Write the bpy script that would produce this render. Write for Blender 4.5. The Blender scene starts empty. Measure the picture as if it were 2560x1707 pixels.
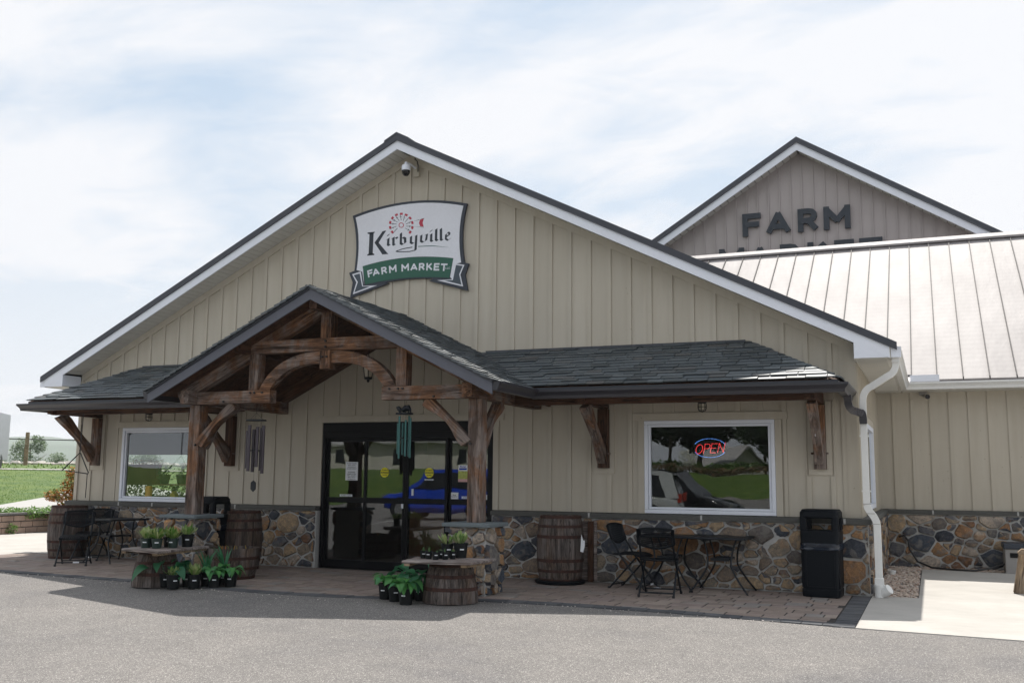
import bpy, bmesh, math, random
from mathutils import Vector, Matrix, noise
D = bpy.data
SC = bpy.context.scene
COL = SC.collection
rad = math.radians
R = random.Random(7)

# ------------------------------------------------------------------ camera
CAM = Vector((14.2707, -13.7597, 1.43))
YAW, PITCH, ROLL = 0.3976, 0.1363, -0.0097
_F = Vector((-math.sin(YAW), math.cos(YAW), 0)); _R = Vector((math.cos(YAW), math.sin(YAW), 0)); _U = Vector((0, 0, 1))
F2 = _F * math.cos(PITCH) + _U * math.sin(PITCH); U2 = _U * math.cos(PITCH) - _F * math.sin(PITCH)
cX = _R * math.cos(ROLL) - U2 * math.sin(ROLL); cY = _R * math.sin(ROLL) + U2 * math.cos(ROLL); cZ = -F2
cam = D.objects.new('camera', D.cameras.new('camera')); COL.objects.link(cam)
cam.matrix_world = Matrix(((cX.x, cY.x, cZ.x, CAM.x), (cX.y, cY.y, cZ.y, CAM.y), (cX.z, cY.z, cZ.z, CAM.z), (0, 0, 0, 1)))
cam.data.lens = 35.0; cam.data.sensor_width = 36.0; cam.data.clip_start = 0.05; cam.data.clip_end = 20000
cam.data.dof.use_dof = True; cam.data.dof.focus_distance = 14.0; cam.data.dof.aperture_fstop = 5.6
SC.camera = cam
SC.view_settings.view_transform = 'Standard'
SC.view_settings.look = 'None'
SC.view_settings.exposure = 0.3
SC.view_settings.gamma = 1.0
SC.view_settings.use_curve_mapping = False
SC.cycles.max_bounces = 8
SC.cycles.transparent_max_bounces = 16

# ------------------------------------------------------------------ sun and sky
SUNL = Vector((0.04, -0.585, -1.0)).normalized()          # direction the light travels
sun = D.objects.new('sun', D.lights.new('sun', 'SUN')); COL.objects.link(sun)
sun.data.energy = 5.0; sun.data.angle = rad(0.55); sun.data.color = (1.0, 0.955, 0.89)
sun.rotation_euler = SUNL.to_track_quat('-Z', 'Y').to_euler()
sun.location = (6, 10, 30)
elev = math.asin(-SUNL.z); az = math.atan2(-SUNL.x, -SUNL.y)
W = D.worlds.new('World'); SC.world = W; W.use_nodes = True
nt = W.node_tree; nt.nodes.clear()
def wn(t, **k):
    n = nt.nodes.new(t)
    for a, b in k.items(): setattr(n, a, b)
    return n
wo = wn('ShaderNodeOutputWorld'); bg = wn('ShaderNodeBackground'); bg.inputs[1].default_value = 0.077
sky = wn('ShaderNodeTexSky', sky_type='NISHITA', sun_disc=False, sun_elevation=elev, sun_rotation=az, altitude=150, air_density=1.3, dust_density=1.6, ozone_density=1.0)
tc = wn('ShaderNodeTexCoord'); sp = wn('ShaderNodeSeparateXYZ'); nt.links.new(tc.outputs['Generated'], sp.inputs[0])
def wm(op, a, b=None, clamp=False):
    n = wn('ShaderNodeMath', operation=op, use_clamp=clamp)
    for i, x in enumerate((a, b)):
        if x is None: continue
        if isinstance(x, (int, float)): n.inputs[i].default_value = x
        else: nt.links.new(x, n.inputs[i])
    return n.outputs[0]
zc = wm('MAXIMUM', sp.outputs[2], 0.0); zd = wm('ADD', zc, 0.18)
px = wm('DIVIDE', sp.outputs[0], zd); py = wm('DIVIDE', sp.outputs[1], zd)
cb = wn('ShaderNodeCombineXYZ'); nt.links.new(px, cb.inputs[0]); nt.links.new(py, cb.inputs[1])
mp = wn('ShaderNodeMapping'); mp.inputs['Rotation'].default_value = (0, 0, rad(-28)); mp.inputs['Scale'].default_value = (0.7, 1.25, 1); mp.inputs['Location'].default_value = (0.35, 1.9, 0.0)
nt.links.new(cb.outputs[0], mp.inputs[0])
n1 = wn('ShaderNodeTexNoise'); n1.inputs['Scale'].default_value = 1.1; n1.inputs['Detail'].default_value = 9; n1.inputs['Roughness'].default_value = 0.55; n1.inputs['Distortion'].default_value = 0.5
n2 = wn('ShaderNodeTexNoise'); n2.inputs['Scale'].default_value = 4.0; n2.inputs['Detail'].default_value = 10; n2.inputs['Roughness'].default_value = 0.62; n2.inputs['Distortion'].default_value = 0.8
nt.links.new(mp.outputs[0], n1.inputs[0]); nt.links.new(mp.outputs[0], n2.inputs[0])
mx = wm('ADD', wm('MULTIPLY', n1.outputs[0], 0.78), wm('MULTIPLY', n2.outputs[0], 0.22))
cr = wn('ShaderNodeValToRGB'); nt.links.new(mx, cr.inputs[0])
cr.color_ramp.elements[0].position = 0.375; cr.color_ramp.elements[0].color = (0.05, 0.05, 0.05, 1)
cr.color_ramp.elements[1].position = 0.53; cr.color_ramp.elements[1].color = (1, 1, 1, 1)
# towards the horizon the haze closes over everything
hz = wm('SUBTRACT', 1.0, wm('MULTIPLY', zc, 2.6), True)
fac = wm('MAXIMUM', cr.outputs[0], wm('MULTIPLY', hz, 0.93), True)
mc = wn('ShaderNodeMix', data_type='RGBA'); nt.links.new(fac, mc.inputs[0])
pale = wn('ShaderNodeMix', data_type='RGBA'); pale.inputs[0].default_value = 0.75; pale.inputs[7].default_value = (6.3, 7.9, 9.7, 1)
nt.links.new(sky.outputs[0], pale.inputs[6]); nt.links.new(pale.outputs[2], mc.inputs[6])
mc.inputs[7].default_value = (9.75, 9.9, 10.3, 1)
nt.links.new(mc.outputs[2], bg.inputs[0]); nt.links.new(bg.outputs[0], wo.inputs[0])

# ------------------------------------------------------------------ materials
MATS = {}
class NB:
    def __init__(s, name):
        s.m = D.materials.new(name); s.m.use_nodes = True; s.t = s.m.node_tree; s.t.nodes.clear()
        s.out = s.t.nodes.new('ShaderNodeOutputMaterial'); MATS[name] = s.m
    def n(s, t, ins=None, **k):
        x = s.t.nodes.new(t)
        for a, b in k.items(): setattr(x, a, b)
        for a, b in (ins or {}).items():
            if hasattr(b, 'links'): s.t.links.new(b, x.inputs[a])
            else: x.inputs[a].default_value = b
        return x
    def math(s, op, a, b=0.0, clamp=False): return s.n('ShaderNodeMath', {0: a, 1: b}, operation=op, use_clamp=clamp).outputs[0]
    def pos(s): return s.n('ShaderNodeNewGeometry').outputs['Position']
    def obj(s): return s.n('ShaderNodeTexCoord').outputs['Object']
    def rnd(s):
        a = s.n('ShaderNodeObjectInfo').outputs['Random']; b = s.n('ShaderNodeNewGeometry').outputs['Random Per Island']
        return s.math('FRACT', s.math('ADD', s.math('MULTIPLY', a, 7.31), b))
    def map(s, v, scale=(1, 1, 1), loc=(0, 0, 0), rot=(0, 0, 0)):
        return s.n('ShaderNodeMapping', {0: v, 'Scale': scale, 'Location': loc, 'Rotation': rot}).outputs[0]
    def noise(s, v, scale, det=4, rough=0.5, dist=0.0, out=0):
        return s.n('ShaderNodeTexNoise', {'Vector': v, 'Scale': scale, 'Detail': det, 'Roughness': rough, 'Distortion': dist}).outputs[out]
    def ramp(s, f, stops, interp='LINEAR'):
        r = s.n('ShaderNodeValToRGB', {0: f}); c = r.color_ramp; c.interpolation = interp
        while len(c.elements) < len(stops): c.elements.new(0.5)
        for e, (p, q) in zip(c.elements, stops):
            e.position = p; e.color = (*(q if isinstance(q, (tuple, list)) else (q, q, q)), 1)
        return r.outputs[0]
    def mix(s, f, a, b, mode='MIX'):
        x = s.n('ShaderNodeMix', data_type='RGBA', blend_type=mode)
        for i, q in ((0, f), (6, a), (7, b)):
            if hasattr(q, 'links'): s.t.links.new(q, x.inputs[i])
            elif i == 0: x.inputs[0].default_value = q
            else: x.inputs[i].default_value = (*q[:3], 1) if isinstance(q, (tuple, list)) else (q, q, q, 1)
        return x.outputs[2]
    def bump(s, h, strength=0.5, dist=0.01, nrm=None):
        ins = {'Height': h, 'Strength': strength, 'Distance': dist}
        if nrm is not None: ins['Normal'] = nrm
        return s.n('ShaderNodeBump', ins).outputs[0]
    def bsdf(s, col, rough=0.6, metal=0.0, nrm=None, spec=0.5, **k):
        ins = {'Base Color': (*col, 1) if isinstance(col, (tuple, list)) else col, 'Roughness': rough, 'Metallic': metal, 'Specular IOR Level': spec}
        ins.update(k)
        if nrm is not None: ins['Normal'] = nrm
        b = s.n('ShaderNodeBsdfPrincipled', ins); s.t.links.new(b.outputs[0], s.out.inputs[0]); return b

def simple(name, col, rough=0.6, metal=0.0, var=0.08, nscale=3.0, bump=0.0, bscale=60, spec=0.5, fine=0.05):
    m = NB(name); p = m.pos()
    f = m.noise(p, nscale, 4, .6)
    g = m.noise(p, nscale * 14, 3, .6)
    k = m.math('ADD', m.math('MULTIPLY', m.math('SUBTRACT', f, .5), var * 4), m.math('MULTIPLY', m.math('SUBTRACT', g, .5), fine * 4))
    k = m.math('ADD', k, 1.0)
    c = m.mix(1.0, (*col,), m.n('ShaderNodeCombineColor', {0: k, 1: k, 2: k}).outputs[0], 'MULTIPLY')
    nr = m.bump(m.noise(p, bscale, 4, .6), bump, 0.004) if bump else None
    m.bsdf(c, rough, metal, nr, spec)
    return m.m

# siding, painted fibre boards
m = NB('siding'); p = m.pos(); r = m.rnd()
g = m.noise(m.map(p, (90, 90, 4)), 1.0, 5, .65); big = m.noise(p, .8, 4, .6)
v = m.math('ADD', m.math('ADD', .94, m.math('MULTIPLY', r, .06)), m.math('ADD', m.math('MULTIPLY', g, .05), m.math('MULTIPLY', m.math('SUBTRACT', big, .5), .12)))
grime = m.ramp(m.noise(m.map(p, (6, 6, .5)), 1.0, 5, .7), [(0.35, (1, 1, 1)), (0.75, (.9, .88, .85))])
c = m.mix(1.0, (.500, .458, .380), m.n('ShaderNodeCombineColor', {0: v, 1: v, 2: v}).outputs[0], 'MULTIPLY'); c = m.mix(1.0, c, grime, 'MULTIPLY')
spk = m.ramp(m.noise(p, 26, 2, .5), [(0.735, (1, 1, 1)), (0.77, (.45, .40, .34))]); c = m.mix(.8, c, spk, 'MULTIPLY')
m.bsdf(c, .62, 0, m.bump(g, .35, .002))
# trim
simple('white_trim', (.76, .79, .86), .45, var=.03, fine=.02)
simple('soffit', (.62, .61, .57), .5, var=.04, fine=.02)
simple('dark_metal', (.048, .052, .064), .42, .2, var=.08, fine=.02)
simple('gutter_dark', (.036, .035, .042), .35, .1, var=.05, fine=.02)
simple('charcoal_fascia', (.095, .10, .125), .42, .1, var=.05, fine=.02)
simple('sill_stone', (.085, .085, .078), .85, var=.15, bump=.4, fine=.15)
simple('bluestone', (.13, .155, .165), .8, var=.12, bump=.4, fine=.12)
simple('black_frame', (.004, .0045, .006), .45, .0, var=.05, fine=.0, spec=.18)
simple('black_metal', (.006, .009, .013), .42, .0, var=.1, fine=.02, spec=.3)
simple('black_plastic', (.005, .007, .010), .5, 0, var=.1, bump=.1, bscale=220, fine=.02, spec=.13)
simple('bag_plastic', (.012, .018, .03), .22, 0, var=.1, bump=.8, bscale=14)
simple('pot_plastic', (.006, .008, .009), .5, 0, var=.1, spec=.25)
simple('pot_green', (.012, .03, .024), .4, 0, var=.1)
simple('pvc', (.72, .72, .70), .4, var=.04, fine=.03)
simple('paper', (.75, .77, .8), .7, var=.02)
simple('ink', (.03, .03, .04), .7)
simple('rubber', (.015, .015, .017), .6)
simple('chrome', (.6, .6, .62), .2, 1.0)
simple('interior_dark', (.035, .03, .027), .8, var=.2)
simple('interior_wood', (.22, .11, .05), .6, var=.2)
simple('interior_blue', (.045, .05, .07), .8, var=.2)
simple('utility_grey', (.30, .285, .27), .6, var=.06)
simple('soil', (.03, .02, .014), .95, bump=.8, bscale=80)
simple('chime_purple', (.055, .045, .055), .35, .4, var=.1)
simple('chime_teal', (.035, .125, .12), .35, .3, var=.15)
simple('yellow', (.80, .72, .02), .5, var=.02)
simple('poster_green', (.45, .5, .12), .6, var=.4, nscale=30)
simple('poster_pink', (.65, .38, .38), .6, var=.1)
simple('sign_white', (.72, .73, .78), .5, var=.02)
simple('sign_navy', (.028, .036, .052), .5, var=.04)
simple('sign_slate', (.055, .075, .095), .5, var=.04)
simple('sign_green', (.018, .105, .068), .5, var=.04)
simple('sign_red', (.45, .03, .06), .5, var=.04)
simple('letter_navy', (.022, .030, .042), .55, var=.1)
simple('amber', (.85, .36, .04), .4, var=.15)
simple('bird_yellow', (.45, .30, .02), .5, var=.2)
simple('lamp_glass', (.5, .45, .35), .2)
simple('tan_block', (.33, .235, .185), .9, var=.25, bump=.8, bscale=40, fine=.12)
simple('block_cap', (.13, .125, .12), .85, var=.2, bump=.5)
simple('truck_grey', (.30, .31, .34), .35, .3, var=.1)
simple('truck_dark', (.04, .04, .045), .4, .3)
simple('red_paint', (.30, .03, .015), .3)
simple('blue_paint', (.006, .045, .42), .25, .0, var=.02)
simple('silver_paint', (.5, .52, .5), .25, .4, var=.02)
simple('black_paint', (.01, .01, .012), .12, .2)
simple('car_glass', (.01, .012, .014), .05)
simple('white_paint', (.75, .75, .72), .6, var=.1, bump=.2)
simple('far_wall', (.55, .52, .46), .8, var=.1)
simple('far_roof', (.35, .34, .33), .7, var=.1)
simple('cactus', (.05, .12, .03), .6, var=.2)
simple('hose', (.008, .009, .010), .35)

# timber: object space grain along local x
def timber_mat(name, base, dark, grey, greyamt):
    m = NB(name); o = m.obj(); rr = m.n('ShaderNodeObjectInfo').outputs['Random']
    off = m.n('ShaderNodeCombineXYZ', {0: m.math('MULTIPLY', rr, 37.0), 1: m.math('MULTIPLY', rr, 11.0), 2: rr}).outputs[0]
    q = m.n('ShaderNodeVectorMath', {0: o, 1: off}, operation='ADD').outputs[0]
    g = m.noise(m.map(q, (1.6, 26, 26)), 1.0, 8, .66, 2.2)
    g2 = m.noise(m.map(q, (9, 120, 120)), 1.0, 4, .7)
    b = m.noise(m.map(q, (1.1, 7, 7)), 1.0, 5, .62, .8)
    c = m.ramp(g, [(0.30, dark), (0.44, tuple(x * .75 for x in base)), (0.52, base), (0.66, tuple(x * 1.7 for x in base))])
    c = m.mix(m.math('MULTIPLY', m.ramp(m.noise(m.map(m.pos(), (1.6, 1.6, 1.1)), 1.6, 6, .68, .8), [(0.42, 0.0), (0.58, 1.0)]), greyamt), c, m.ramp(g, [(0.3, tuple(x * .45 for x in grey)), (0.6, tuple(x * 1.15 for x in grey))]))
    c = m.mix(m.ramp(b, [(0.36, .75), (0.55, 0.0)]), c, dark)
    c = m.mix(.45, c, m.ramp(g2, [(0.2, (.25, .2, .2)), (0.7, (1.1, 1.1, 1.1))]), 'MULTIPLY')
    crack = m.ramp(m.noise(m.map(q, (.55, 10, 10)), 1.0, 3, .5, .9), [(0.480, 1.0), (0.5, 0.0), (0.520, 1.0)])
    c = m.mix(1.0, c, m.mix(.75, (1, 1, 1), crack), 'MULTIPLY')
    h = m.math('ADD', m.math('MULTIPLY', g, .7), m.math('MULTIPLY', crack, .6))
    m.bsdf(c, .78, 0, m.bump(h, .7, .008), .3)
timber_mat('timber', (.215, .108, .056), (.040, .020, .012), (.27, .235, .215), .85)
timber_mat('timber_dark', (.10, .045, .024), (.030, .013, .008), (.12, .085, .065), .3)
timber_mat('board_grey', (.30, .25, .225), (.12, .09, .08), (.36, .34, .33), .7)
timber_mat('stave', (.125, .088, .066), (.026, .020, .018), (.19, .175, .17), .6)
timber_mat('bench_wood', (.32, .23, .14), (.15, .10, .06), (.35, .3, .24), .5)
# rust hoop
m = NB('hoop'); n_ = m.noise(m.pos(), 22, 5, .65)
m.bsdf(m.ramp(n_, [(0.3, (.022, .012, .011)), (0.55, (.065, .028, .020)), (0.8, (.13, .05, .028))]), .75, .35, m.bump(n_, .3, .003))
# slate
m = NB('slate'); r = m.rnd(); p = m.pos()
c = m.ramp(r, [(0.0, (.018, .028, .034)), (0.3, (.034, .050, .060)), (0.6, (.045, .062, .075)), (0.85, (.064, .083, .094)), (1.0, (.052, .052, .052))])
g = m.noise(p, 26, 6, .65, .6)
c = m.mix(.6, c, m.ramp(g, [(0.3, (.6, .6, .6)), (0.7, (1.15, 1.15, 1.15))]), 'MULTIPLY')
m.bsdf(c, m.math('ADD', .52, m.math('MULTIPLY', r, .12)), 0, m.bump(m.noise(p, 16, 4, .5, .6), .16, .004), .5, IOR=2.0)
# field stone
m = NB('stone'); r = m.rnd(); p = m.pos()
c = m.ramp(r, [(0.0, (.33, .195, .098)), (0.10, (.37, .275, .175)), (0.21, (.19, .105, .062)), (0.30, (.31, .255, .19)), (0.40, (.135, .12, .108)), (0.48, (.065, .078, .10)), (0.57, (.40, .34, .28)), (0.67, (.115, .12, .135)), (0.76, (.22, .175, .135)), (0.84, (.055, .062, .078)), (0.91, (.16, .15, .14)), (0.96, (.29, .165, .085))], 'CONSTANT')
off = m.n('ShaderNodeVectorMath', {0: p, 1: m.n('ShaderNodeCombineXYZ', {0: m.math('MULTIPLY', r, 50.0), 1: 0.0, 2: m.math('MULTIPLY', r, 23.0)}).outputs[0]}, operation='ADD').outputs[0]
g = m.noise(off, 13, 8, .74, 1.4); g2 = m.noise(off, 70, 5, .75)
c = m.mix(.85, c, m.ramp(g, [(0.33, (.28, .29, .33)), (0.46, (.80, .80, .82)), (0.56, (1.15, 1.1, 1.05)), (0.68, (1.95, 1.75, 1.5))]), 'MULTIPLY')
c = m.mix(m.ramp(m.noise(off, 7, 4, .6, .8), [(0.52, 0.0), (0.62, .65)]), c, (.20, .185, .17))
c = m.mix(m.ramp(m.noise(off, 4, 3, .6), [(0.60, 0.0), (0.72, .6)]), c, (.34, .19, .09))
c = m.mix(.55, c, m.ramp(g2, [(0.3, (.55, .55, .55)), (0.7, (1.25, 1.25, 1.25))]), 'MULTIPLY')
m.bsdf(c, .8, 0, m.bump(m.math('ADD', g, m.math('MULTIPLY', g2, .35)), .8, .02), .35)
simple('mortar', (.44, .435, .42), .95, var=.12, bump=.9, bscale=120, fine=.12)
# pavers
def paver_mat(name, stops):
    m = NB(name); r = m.rnd(); p = m.pos(); c = m.ramp(r, stops)
    g = m.noise(p, 5, 5, .6); g2 = m.noise(p, 120, 4, .7)
    c = m.mix(.7, c, m.ramp(g, [(0.3, (.8, .78, .76)), (0.7, (1.15, 1.15, 1.15))]), 'MULTIPLY')
    c = m.mix(.6, c, m.ramp(g2, [(0.3, (.75, .75, .75)), (0.7, (1.2, 1.2, 1.2))]), 'MULTIPLY')
    m.bsdf(c, .85, 0, m.bump(g2, .5, .004), .3)
paver_mat('paver', [(0, (.20, .165, .145)), (.3, (.255, .205, .175)), (.55, (.23, .185, .17)), (.8, (.285, .235, .20)), (1, (.215, .20, .19))])
paver_mat('paver_dark', [(0, (.062, .066, .075)), (.5, (.088, .092, .10)), (1, (.11, .112, .118))])
simple('paver_joint', (.028, .025, .023), .95)
# concrete
m = NB('concrete'); p = m.pos()
c = m.ramp(m.noise(p, 1.4, 6, .65), [(0.3, (.40, .38, .35)), (0.7, (.49, .468, .432))])
c = m.mix(1.0, c, m.ramp(m.noise(m.map(p, (3, 26, 1)), 1.0, 4, .6), [(0.3, (.9, .9, .9)), (0.7, (1, 1, 1))]), 'MULTIPLY')
c = m.mix(1.0, c, m.ramp(m.noise(p, 24, 3, .6), [(0.66, (1, 1, 1)), (0.76, (.7, .68, .64))]), 'MULTIPLY')
m.bsdf(c, .85, 0, m.bump(m.noise(p, 180, 4, .6), .25, .003), .3)
# asphalt
m = NB('asphalt'); p = m.pos()
vv = m.n('ShaderNodeTexVoronoi', {'Vector': p, 'Scale': 150.0}); agg = m.n('ShaderNodeSeparateColor', {0: vv.outputs['Color']}).outputs[0]
c = m.ramp(agg, [(0.0, (.108, .103, .100)), (0.45, (.170, .162, .155)), (0.8, (.225, .214, .204)), (0.94, (.31, .295, .28)), (1.0, (.52, .50, .47))])
c = m.mix(.75, c, m.ramp(m.noise(p, 190, 4, .75), [(0.3, (.6, .6, .6)), (0.7, (1.35, 1.35, 1.35))]), 'MULTIPLY')
c = m.mix(.9, c, m.ramp(m.noise(p, .45, 6, .62, .6), [(0.32, (.80, .80, .83)), (0.5, (.98, .97, .96)), (0.7, (1.12, 1.10, 1.08))]), 'MULTIPLY')
c = m.mix(1.0, c, m.ramp(m.noise(p, 7.5, 3, .5), [(0.68, (1, 1, 1)), (0.78, (.80, .79, .79))]), 'MULTIPLY')
c = m.mix(1.0, c, m.ramp(m.noise(p, 3.5, 5, .65, .5), [(0.3, (.9, .9, .9)), (0.5, (1, 1, 1)), (0.75, (1.06, 1.05, 1.04))]), 'MULTIPLY')
m.bsdf(c, .85, 0, m.bump(m.math('ADD', vv.outputs['Distance'], m.noise(p, 160, 3, .7)), .55, .006), .3)
# grass
m = NB('grass'); p = m.pos(); r = m.rnd()
c = m.mix(m.ramp(m.noise(p, .9, 7, .7, .5), [(.36, 0.0), (.62, 1.0)]), (.022, .070, .007), (.105, .150, .022)); c = m.mix(m.math('MULTIPLY', r, .5), c, (.10, .16, .025))
m.bsdf(c, .7, 0, m.bump(m.noise(p, 40, 4, .7), .6, .02), .3)
simple('path', (.36, .35, .335), .9, var=.1, bump=.3)
simple('gravel_road', (.33, .31, .29), .95, var=.2, bump=.6, bscale=20)
def leafy(name, cols, rough=.5, trans=.35):
    m = NB(name); r = m.rnd(); c = m.ramp(r, [(i / (len(cols) - 1), q) for i, q in enumerate(cols)])
    c = m.mix(.5, c, m.ramp(m.noise(m.pos(), 20, 3, .6), [(0.3, (.7, .7, .7)), (0.7, (1.25, 1.25, 1.25))]), 'MULTIPLY')
    b = m.n('ShaderNodeBsdfPrincipled', {'Base Color': c, 'Roughness': rough}); t = m.n('ShaderNodeBsdfTranslucent', {'Color': c})
    x = m.n('ShaderNodeMixShader', {0: trans, 1: b.outputs[0], 2: t.outputs[0]}); m.t.links.new(x.outputs[0], m.out.inputs[0])
leafy('grass_blade', [(.05, .12, .012), (.09, .17, .02), (.13, .19, .035), (.06, .14, .02)], .6, .5)
leafy('hosta', [(.06, .22, .055), (.09, .30, .07), (.07, .25, .10)])
leafy('hosta_blue', [(.035, .16, .075), (.05, .21, .09)])
leafy('variegated', [(.13, .28, .045), (.40, .47, .19), (.09, .22, .04), (.52, .55, .30), (.11, .25, .04)])
leafy('variegated_dark', [(.07, .17, .02), (.13, .25, .04), (.42, .45, .18)])
leafy('hedge', [(.07, .16, .03), (.13, .25, .05), (.19, .28, .07)])
leafy('orange_leaf', [(.10, .15, .03), (.16, .19, .03), (.55, .13, .03), (.5, .28, .04), (.08, .12, .03)])
leafy('tree_dark', [(.018, .035, .014), (.03, .05, .02), (.04, .055, .022)])
leafy('tree_mid', [(.04, .075, .025), (.06, .10, .03)])
leafy('tree_hazed', [(.15, .21, .12), (.19, .25, .15)])  # distance haze put into the leaf colour as a paler green
leafy('blossom', [(.6, .6, .5), (.7, .68, .6)])
leafy('dry_grass', [(.22, .15, .08), (.28, .20, .11)])
simple('bark', (.10, .075, .055), .9, var=.3, bump=.8, bscale=30)
simple('hill', (.055, .10, .045), .9, var=.4, nscale=.02)
m = NB('pebble'); r = m.rnd(); m.bsdf(m.mix(.5, m.ramp(r, [(0, (.42, .33, .26)), (.3, (.52, .43, .35)), (.6, (.36, .24, .19)), (.8, (.60, .54, .48)), (1, (.30, .26, .23))]), m.ramp(m.noise(m.pos(), 60, 3, .6), [(0.3, (.75, .75, .75)), (0.7, (1.2, 1.2, 1.2))]), 'MULTIPLY'), .8)
simple('pebble_bed', (.22, .17, .13), .95, var=.3)
simple('rock', (.50, .46, .42), .9, var=.4, bump=.6, bscale=10)
# glass
m = NB('glass'); fc = m.n('ShaderNodeLayerWeight', {'Blend': 0.5}).outputs['Facing']
fr = m.math('ADD', .075, m.math('MULTIPLY', m.math('POWER', fc, 5.0), .92))
wob = m.bump(m.noise(m.pos(), 1.3, 2, .5), .035, .05)
gl = m.n('ShaderNodeBsdfGlossy', {'Roughness': 0.0, 'Color': (.95, .97, 1, 1), 'Normal': wob}); tr = m.n('ShaderNodeBsdfTransparent', {'Color': (.93, .95, .94, 1)})
x = m.n('ShaderNodeMixShader', {0: fr, 1: tr.outputs[0], 2: gl.outputs[0]}); m.t.links.new(x.outputs[0], m.out.inputs[0])
# standing seam metal, warm galvalume
m = NB('seam_metal'); p = m.pos(); g = m.noise(m.map(p, (1.6, .7, .7)), 1.0, 4, .6)
lines = m.n('ShaderNodeTexWave', {'Vector': p, 'Scale': 2.2, 'Distortion': .6, 'Detail': 2.0}, bands_direction='Y').outputs[1]
m.bsdf(m.ramp(g, [(0.3, (.25, .23, .228)), (0.7, (.335, .312, .306))]), .6, .0, m.bump(m.math('ADD', g, m.math('MULTIPLY', lines, .04)), .35, .05), .22)
simple('seam_rib', (.05, .045, .047), .6, spec=.1)
simple('seam_shadow', (.15, .135, .14), .45, .3)
# barn ribbed steel
simple('barn_steel', (.385, .345, .335), .5, .0, var=.03, fine=.02)
for nm, colr, st in (('led_red', (1, .05, .05), 2.6), ('led_blue', (.12, .35, 1), 2.6)):
    m = NB(nm); e = m.n('ShaderNodeEmission', {'Color': (*colr, 1), 'Strength': st}); m.t.links.new(e.outputs[0], m.out.inputs[0])
M = MATS

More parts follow.
